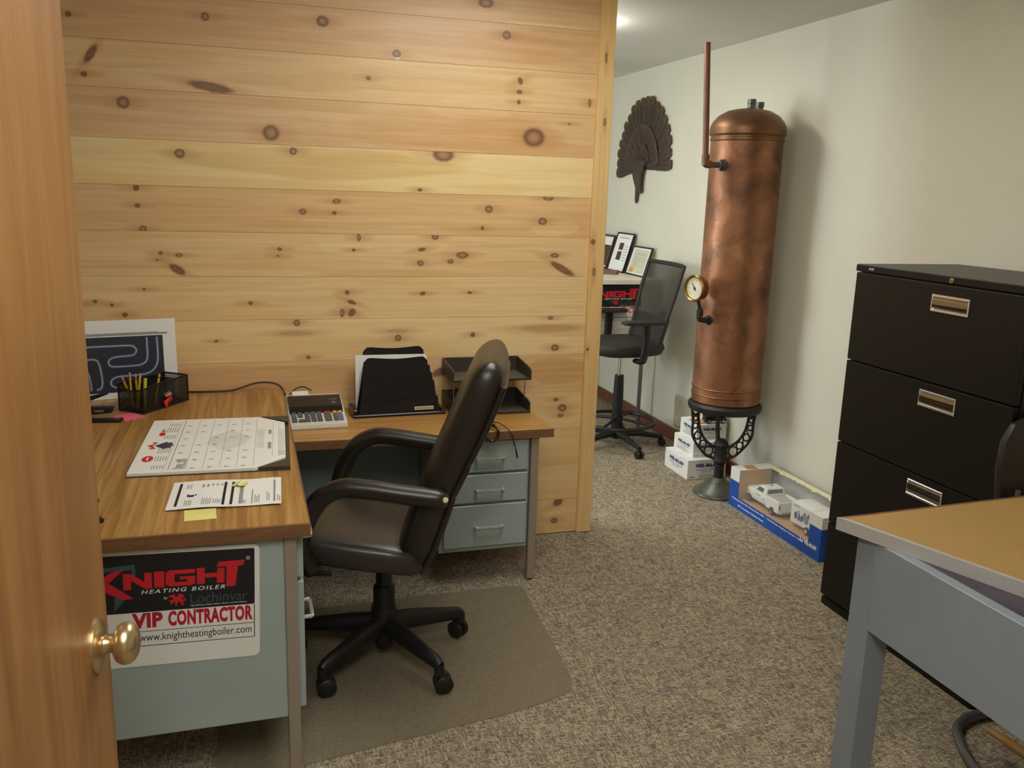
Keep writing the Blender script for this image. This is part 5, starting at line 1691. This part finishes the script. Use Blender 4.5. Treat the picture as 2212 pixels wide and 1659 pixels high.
for k, dname in enumerate(('SUNDAY', 'MONDAY', 'TUESDAY', 'WEDNESDAY', 'THURSDAY', 'FRIDAY', 'SATURDAY')):
    x = 0.02 + (W_ - 0.04) * k / 7
    for q in range(5):
        quad(b, o, U, V, x + 0.012, x + 0.046 + 0.012 * ((q * 3 + k) % 3), 0.352 + 0.0075 * q, 0.3545 + 0.0075 * q, 0)
add_text(b, 'APRIL 2005', o, U, V, 0.024, 0.292, 0.098, 0.026, 0.02, 0, 1, 0)
quad(b, o, U, V, 0.11, W_ - 0.09, 0.030, 0.031, 0); quad(b, o, U, V, 0.11, W_ - 0.09, 0.048, 0.049, 0)
quad(b, o, U, V, 0.115, 0.165, 0.012, 0.030, 2); quad(b, o, U, V, 0.17, 0.42, 0.013, 0.029, 3)
quad(b, o, U, V, 0.19, 0.26, 0.053, 0.063, 0); quad(b, o, U, V, 0.36, 0.41, 0.053, 0.063, 0)
polyf(b, o, U, V, [(0.18, 0.19), (0.25, 0.135), (0.34, 0.115), (0.42, 0.185), (0.35, 0.24), (0.27, 0.25)], 3, 0.0002)
quad(b, o, U, V, 0.20, 0.42, 0.075, 0.098, 3, 0.0002)
# advertisers' marks along the top edge
polyf(b, o, U, V, ellipse_pts(0.135, 0.405, 0.030, 0.016), 1)
quad(b, o, U, V, 0.119, 0.151, 0.4025, 0.4075, 4, 0.0006)
polyf(b, o, U, V, ellipse_pts(0.405, 0.395, 0.022, 0.010), 1)
quad(b, o, U, V, 0.434, 0.442, 0.388, 0.402, 5); quad(b, o, U, V, 0.446, 0.458, 0.392, 0.400, 5)
polyf(b, o, U, V, [(0.232, 0.372), (0.272, 0.402), (0.312, 0.372), (0.272, 0.345)], 5, 0.0004)
polyf(b, o, U, V, [(0.238, 0.395), (0.272, 0.408), (0.306, 0.395), (0.312, 0.414), (0.292, 0.405), (0.272, 0.424), (0.254, 0.408), (0.236, 0.416)], 1, 0.0005)
quad(b, o, U, V, 0.240, 0.306, 0.3425, 0.3515, 5, 0.0006) if False else quad(b, o, U, V, 0.243, 0.303, 0.353, 0.362, 5, 0.0006)
printed('calendar_print', b, [M['grey_ink'], M['red'], M['pale_ink'], plain('watermark_ink', (222, 222, 217), 0.7), M['paper'], M['purple']], t)

# paper form
t = thing('paper_form', 'white printed form with dark bars lying before the desk-pad calendar', 'paper', (-0.067, 2.332, DZ), math.radians(-2.2))
b = BM()
rl = []
for k in range(13):
    x = -0.142 + 0.284 * k / 12
    lift = 0.0028 + 0.0035 * math.exp(-((x + 0.05) / 0.06) ** 2) + 0.002 * math.exp(-((x - 0.12) / 0.03) ** 2)
    rl.append([Vector((x, y, lift + dz)) for y, dz in ((-0.106, 0), (0.109, 0), (0.109, 0.0005), (-0.106, 0.0005))])
rings(b, rl)
obj('sheet', b, M['paper'], t, True, 0.5)
def zl(x):
    return 0.0036 + 0.0035 * math.exp(-((x + 0.05) / 0.06) ** 2) + 0.002 * math.exp(-((x - 0.12) / 0.03) ** 2)
b = BM()
def strip(x0, x1, y0, y1, m_):
    f = b.faces.new([b.verts.new((x, y, zl(x) + 0.0004)) for x, y in ((x0, y0), (x1, y0), (x1, y1), (x0, y1))])
    f.material_index = m_
strip(-0.124, -0.117, -0.085, 0.092, 0); strip(-0.008, -0.001, -0.092, 0.088, 0); strip(0.012, 0.019, -0.092, 0.088, 0)
strip(0.034, 0.044, -0.088, 0.085, 1); strip(0.066, 0.069, -0.090, 0.02, 1); strip(0.122, 0.127, -0.088, 0.086, 1)
for (x0, n, y0, w) in ((-0.100, 4, -0.088, 0.045), (-0.058, 5, -0.086, 0.050), (-0.030, 4, -0.080, 0.034), (0.074, 3, -0.086, 0.060), (0.105, 2, -0.08, 0.07), (0.045, 2, -0.088, 0.03), (-0.104, 3, 0.045, 0.038), (0.132, 2, -0.086, 0.05)):
    for k in range(n):
        strip(x0 + 0.005 * k, x0 + 0.005 * k + 0.0022, y0, y0 + w * (1 - 0.2 * (k % 2)), 1)
for k in range(6):
    strip(-0.064 + 0.012 * k, -0.059 + 0.012 * k, 0.060 - 0.012 * (k < 2), 0.072, 2)
strip(-0.094, -0.080, -0.022, -0.008, 0); strip(-0.098, -0.094, -0.018, 0.0, 0)
strip(-0.078, -0.074, -0.016, -0.004, 0)
printed('form_print', b, [M['ink'], M['grey_ink'], M['grey_ink']], t)
# yellow notes
b = BM()
rl = []
for k in range(6):
    y = -0.038 + 0.076 * k / 5
    rl.append([Vector((x, y, z)) for x, z in ((-0.038, 0.0), (0.038, 0.0), (0.038, 0.0006), (-0.038, 0.0006))])
rings(b, rl)
o = obj('sticky_note', b, M['yellow'], None, False, loc=(-0.127, 2.192, DZ + 0.0003))
o.rotation_euler = (0, 0, math.radians(3))
tag(o, 'pale yellow sticky note half under the printed form', 'note')
b = BM()
prism(b, [(-0.018, 0.0), (-0.006, 0.002), (0.0, 0.006), (0.004, 0.002), (0.020, 0.004), (0.020, 0.0048), (0.0045, 0.003), (0.0, 0.0072), (-0.007, 0.0030), (-0.018, 0.0008)], (0, -0.012, 0), X, Z, (0, 0.034, 0))
o = obj('note_flag', b, M['yellow'], None, False, loc=(-0.034, 2.385, DZ + 0.0052))
o.rotation_euler = (0, 0, math.radians(-20))
tag(o, 'small folded yellow flag standing on the printed form', 'note')
# sunglasses by the door
t = thing('sunglasses', 'black sunglasses on the walnut desk beside the door edge', 'sunglasses', (-0.472, 2.224, DZ), math.radians(192))
for s in (-1, 1):
    b = BM(); rl = []
    for k in range(6):
        q = k / 5
        rl.append([Vector((0.012 + 0.022 * math.cos(a) * 0 - 0.012 * (yy / 0.03) ** 2 * 0 + 0.004 - 0.02 * q, s * 0.036 + yy * (1 - 0.05 * q), 0.019 + zz * (1 - 0.05 * q))) for yy, zz in superellipse(0, 0, 0.031, 0.0185, 20, 0.7)])
        break
    prof = superellipse(s * 0.036, 0.020, 0.031, 0.0195, 20, 0.7)
    rl = [[Vector((0.030, y, z)) for y, z in prof], [Vector((0.038, s * 0.036 + (y - s * 0.036) * 0.9, 0.020 + (z - 0.020) * 0.9)) for y, z in prof], [Vector((0.042, s * 0.036 + (y - s * 0.036) * 0.5, 0.020 + (z - 0.020) * 0.5)) for y, z in prof]]
    rings(b, rl)
    obj('lens', b, M['gloss_black'], t)
    b = BM(); tube(b, smooth_path([(0.032, s * 0.066, 0.030), (-0.02, s * 0.069, 0.028), (-0.075, s * 0.072, 0.024), (-0.095, s * 0.074, 0.018), (-0.112, s * 0.074, 0.008)], 4), [0.0028] * 9 + [0.004, 0.006, 0.0075, 0.008, 0.008, 0.008, 0.007, 0.005], 8)
    obj('temple', b, M['gloss_black'], t)
b = BM(); tube(b, [(0.036, -0.010, 0.028), (0.040, 0, 0.031), (0.036, 0.010, 0.028)], 0.003, 6)
obj('bridge', b, M['gloss_black'], t)
# mains cord of the calculator lying along the boards
b = BM()
tube(b, smooth_path([(-0.235, 3.572, DZ + 0.004), (-0.20, 3.566, DZ + 0.004), (-0.15, 3.563, DZ + 0.004), (-0.06, 3.565, DZ + 0.006), (0.02, 3.575, DZ + 0.028), (0.08, 3.578, DZ + 0.030), (0.125, 3.570, DZ + 0.012), (0.150, 3.560, DZ - 0.045), (0.170, 3.570, DZ - 0.080)], 6), 0.0036, 8)
tag(obj('power_cord', b, M['black_plastic'], None), 'thin black cord running along the pine boards to the calculator', 'cord')

# ================================================================== THINGS ON THE RETURN
RZ = 0.6484
# printing calculator
t = thing('printing_calculator', 'white printing calculator with dark display hood on the lower desk return', 'calculator', (0.250, 3.42, RZ), math.radians(2))
t.scale = (1.0, 1.06, 1.18)
b = BM()
prism(b, [(-0.125, 0.0), (-0.122, 0.020), (-0.045, 0.036), (0.02, 0.058), (0.075, 0.070), (0.115, 0.068), (0.125, 0.050), (0.125, 0.0)], (-0.108, 0, 0), Y, Z, (0.216, 0, 0))
bmesh.ops.bevel(b, geom=list(b.edges), offset=0.004, segments=2, affect='EDGES')
obj('case', b, M['ivory'], t, True, 0.7)
def deck(y):
    pts = [(-0.122, 0.020), (-0.045, 0.036), (0.02, 0.058), (0.075, 0.070)]
    for (a, c) in zip(pts, pts[1:]):
        if a[0] <= y <= c[0]:
            return a[1] + (c[1] - a[1]) * (y - a[0]) / (c[0] - a[0])
    return 0.07
b = BM()
prism(b, [(-0.046, 0.030), (-0.046, 0.0375), (-0.020, 0.055), (0.050, 0.074), (0.066, 0.0745), (0.066, 0.060)], (-0.102, 0, 0), Y, Z, (0.204, 0, 0))
hood = obj('display_hood', b, M['gloss_black'], t, False)
b = BM()
o = (0.03, -0.020, 0.0552)
ay = Vector((0, 0.070, 0.019)).normalized()
add_text(b, 'SHARP', o, X, ay, 0.026, 0.040, 0.030, 0.007, 0.01, 0.1, 1, 0, 0.0006)
quad(b, o, X, ay, 0.032, 0.050, 0.024, 0.027, 0, 0.0006); quad(b, o, X, ay, 0.034, 0.048, 0.016, 0.020, 0, 0.0006)
printed('lettering', b, [M['grey_ink']], hood)
def key(x0, x1, y0, y1, m_):
    bm = BM()
    z0, z1 = deck((y0 + y1) / 2) + 0.001, deck((y0 + y1) / 2) + 0.006
    ang = math.atan2(0.016, 0.077)
    mt_ = Matrix.Translation(((x0 + x1) / 2, (y0 + y1) / 2, (z0 + z1) / 2)) @ Matrix.Rotation(ang, 4, 'X')
    box(bm, -(x1 - x0) / 2, (x1 - x0) / 2, -(y1 - y0) / 2, (y1 - y0) / 2, -0.003, 0.003, 0.0012, 1, 0, mt_)
    obj('key', bm, M[m_], t, False)
for r_ in range(4):
    y0 = -0.112 + 0.0175 * r_
    y1 = y0 + 0.0145
    key(-0.098, -0.080, y0, y1, 'calc_blue' if r_ == 2 else 'calc_grey')
    if r_ != 1:
        key(-0.074, -0.056 if r_ else -0.030, y0, y1, 'calc_grey')
    if r_:
        key(-0.048, -0.030, y0, y1, 'calc_grey')
    key(-0.025, -0.007, y0, y1, 'calc_grey')
    key(-0.002, 0.016, y0, y1, 'calc_grey')
    if r_ == 3:
        key(0.026, 0.052, y0, y1, 'calc_red')
    elif r_ == 0:
        key(0.026, 0.052, y0, y1 + 0.035, 'calc_grey')
    key(0.060, 0.076, y0, y1, 'calc_orange' if r_ == 3 else 'calc_grey')
    key(0.080, 0.096, y0, y1, 'calc_orange' if r_ == 3 else 'calc_blue')
b = BM(); prism(b, [(0.066, 0.072), (0.100, 0.070), (0.106, 0.078), (0.100, 0.083), (0.066, 0.076)], (-0.080, 0, 0), Y, Z, (0.062, 0, 0))
obj('paper_tape', b, M['paper'], t, False)
b = BM(); tube(b, smooth_path([(-0.09, 0.110, 0.070), (-0.060, 0.125, 0.088), (-0.03, 0.128, 0.092), (0.0, 0.126, 0.078)], 5), 0.0022, 6)
obj('tape_wire', b, M['black_plastic'], t)

# stepped sheet sorter with papers
t = thing('step_file', 'black wavy stepped file sorter on the lower desk return', 'file sorter', (0.588, 3.50, RZ), math.radians(2))
b = BM()
box(b, -0.192, 0.192, -0.075, 0.06, 0.0, 0.012, 0.003)
box(b, -0.192, -0.172, -0.072, 0.06, 0.012, 0.034, 0.004)
box(b, 0.172, 0.192, -0.072, 0.06, 0.012, 0.020, 0.004)
obj('base', b, M['gloss_black'], t)
STEP = [(-0.066, 0.052), (-0.052, 0.118), (-0.036, 0.152), (-0.020, 0.182), (-0.004, 0.214), (0.040, 0.250)]
for i, (y, h) in enumerate(STEP):
    b = BM()
    n = 16
    top, bot = [], []
    for k in range(n + 1):
        q = -1 + 2 * k / n
        hw = 0.168 - 0.042 * (h / 0.26)
        wob = -0.007 * math.cos(q * PI * 0.9 + 0.4 * i) + 0.006 * math.sin(q * 2.2 + i)
        if i >= 4:
            wob = 0.010 * (abs(q) ** 1.5) - 0.006 - 0.022 * max(0, abs(q) - 0.86) / 0.14
        top.append((q * hw, y + 0.030 * (h / 0.26), 0.012 + h + wob))
        bot.append((q * 0.168, y, 0.012))
    rl = []
    for k in range(n + 1):
        bx, by, bz = bot[k]
        tx, ty, tz = top[k]
        midx = bx + (tx - bx) * 0.72
        rl.append([Vector((bx, by, bz)), Vector((midx, by + (ty - by) * 0.6, bz + (tz - bz) * 0.6)), Vector((tx, ty, tz)), Vector((tx, ty + 0.004, tz - 0.001)), Vector((midx, by + (ty - by) * 0.6 + 0.004, bz + (tz - bz) * 0.6)), Vector((bx, by + 0.004, bz))])
    rings(b, rl)
    tube(b, [Vector(p) for p in top], 0.0018, 6)  # bead added along the top edge to catch a highlight line
    obj('divider', b, M['sorter'], t, True, 0.9)
b = BM(); box(b, 0.060, 0.140, -0.0690, -0.0672, 0.022, 0.036, 0.0005)
lb = obj('label_strip', b, M['sticker'], t, False)
b = BM()
for k in range(14):
    quad(b, (0.064, -0.0692, 0.0265), X, Z, 0.0052 * k, 0.0052 * k + 0.0034, 0, 0.005, 0)
printed('faded_print', b, [M['old_brass']], lb)
stm = root_matrix(t)
for i in range(3):
    b = BM(); box(b, -0.168 + 0.004 * i, 0.122 + 0.006 * i, 0, 0.0016, 0, 0.226 - 0.004 * i, 0.0004)
    o = obj('paper_sheet', b, M['paper'], None, False, loc=stm @ Vector((0, 0.012 + 0.004 * i, 0.0125)))
    o.rotation_euler = (math.radians(-5.5), math.radians((0.6, -0.5, 0.2)[i]), math.radians(2))
    tag(o, ('white sheet, front of those standing in the stepped file', 'white sheet, middle of those standing in the stepped file', 'white sheet, rear of those standing in the stepped file')[i], 'paper', 'papers standing in the stepped file')

# letter trays
t = thing('letter_tray', 'pair of dark brown stacked letter trays on the lower desk return', 'tray', (0.968, 3.482, RZ))
def tray(z):
    W2, y0, y1 = 0.166, -0.095, 0.108
    bm = BM(); box(bm, -W2, W2, y0, y1, z, z + 0.003, 0.001)
    fl = obj('tray_floor', bm, M['tray_floor'], t, False)
    for s in (-1, 1):
        bm = BM()
        prism(bm, [(y0, z), (y0, z + 0.042), (y0 + 0.02, z + 0.050), (y1, z + 0.066), (y1, z)], (s * W2 - 0.003, 0, 0), Y, Z, (0.006, 0, 0))
        obj('tray_side', bm, M['brown_plastic'], fl, False)
    bm = BM(); box(bm, -W2, W2, y1 - 0.006, y1, z, z + 0.066, 0.001)
    obj('tray_back', bm, M['brown_plastic'], fl, False)
    bm = BM(); box(bm, -W2, W2, y0, y0 + 0.005, z, z + 0.010, 0.001)
    obj('front_lip', bm, M['brown_plastic'], fl, False)
tray(0.0005)
tray(0.142)
for (x, y) in ((-0.155, -0.05), (0.155, -0.05), (-0.155, 0.095), (0.155, 0.095)):
    b = BM(); tube(b, [(x, y, 0.045), (x, y, 0.145)], 0.0022, 6)
    obj('support_wire', b, M['chrome'], t)

# strap and lead hanging over the front edge of the return
t = thing('strap_with_lead', 'small black strap with a thin lead hanging over the lower desk edge', 'strap', (0.89, 3.20, RZ))
b = BM()
pts = smooth_path([(-0.015, 0.03, 0.006), (0.0, -0.02, 0.012), (0.02, -0.05, 0.016), (0.032, -0.074, 0.004), (0.028, -0.078, -0.022), (0.005, -0.076, -0.036), (-0.02, -0.074, -0.020), (-0.028, -0.069, 0.006), (-0.015, -0.04, 0.012)], 4)
tube(b, pts, 0.0055, 8, flat=1.0)
obj('strap', b, M['leather'], t)
b = BM()
tube(b, smooth_path([(0.0, 0.01, 0.014), (0.035, 0.0, 0.020), (0.065, -0.04, 0.012), (0.085, -0.073, -0.01), (0.100, -0.078, -0.06), (0.112, -0.078, -0.11)], 5), [0.0022] * 20 + [0.002, 0.0022, 0.003, 0.0034, 0.0034, 0.003], 6)
obj('lead', b, M['black_plastic'], t)
b = BM(); tube(b, smooth_path([(-0.005, 0.0, 0.020), (0.012, -0.030, 0.028), (0.020, -0.055, 0.022)], 4), [0.006, 0.008, 0.010, 0.012, 0.012, 0.011, 0.009, 0.007, 0.004], 8)
obj('clip', b, M['black_plastic'], t)
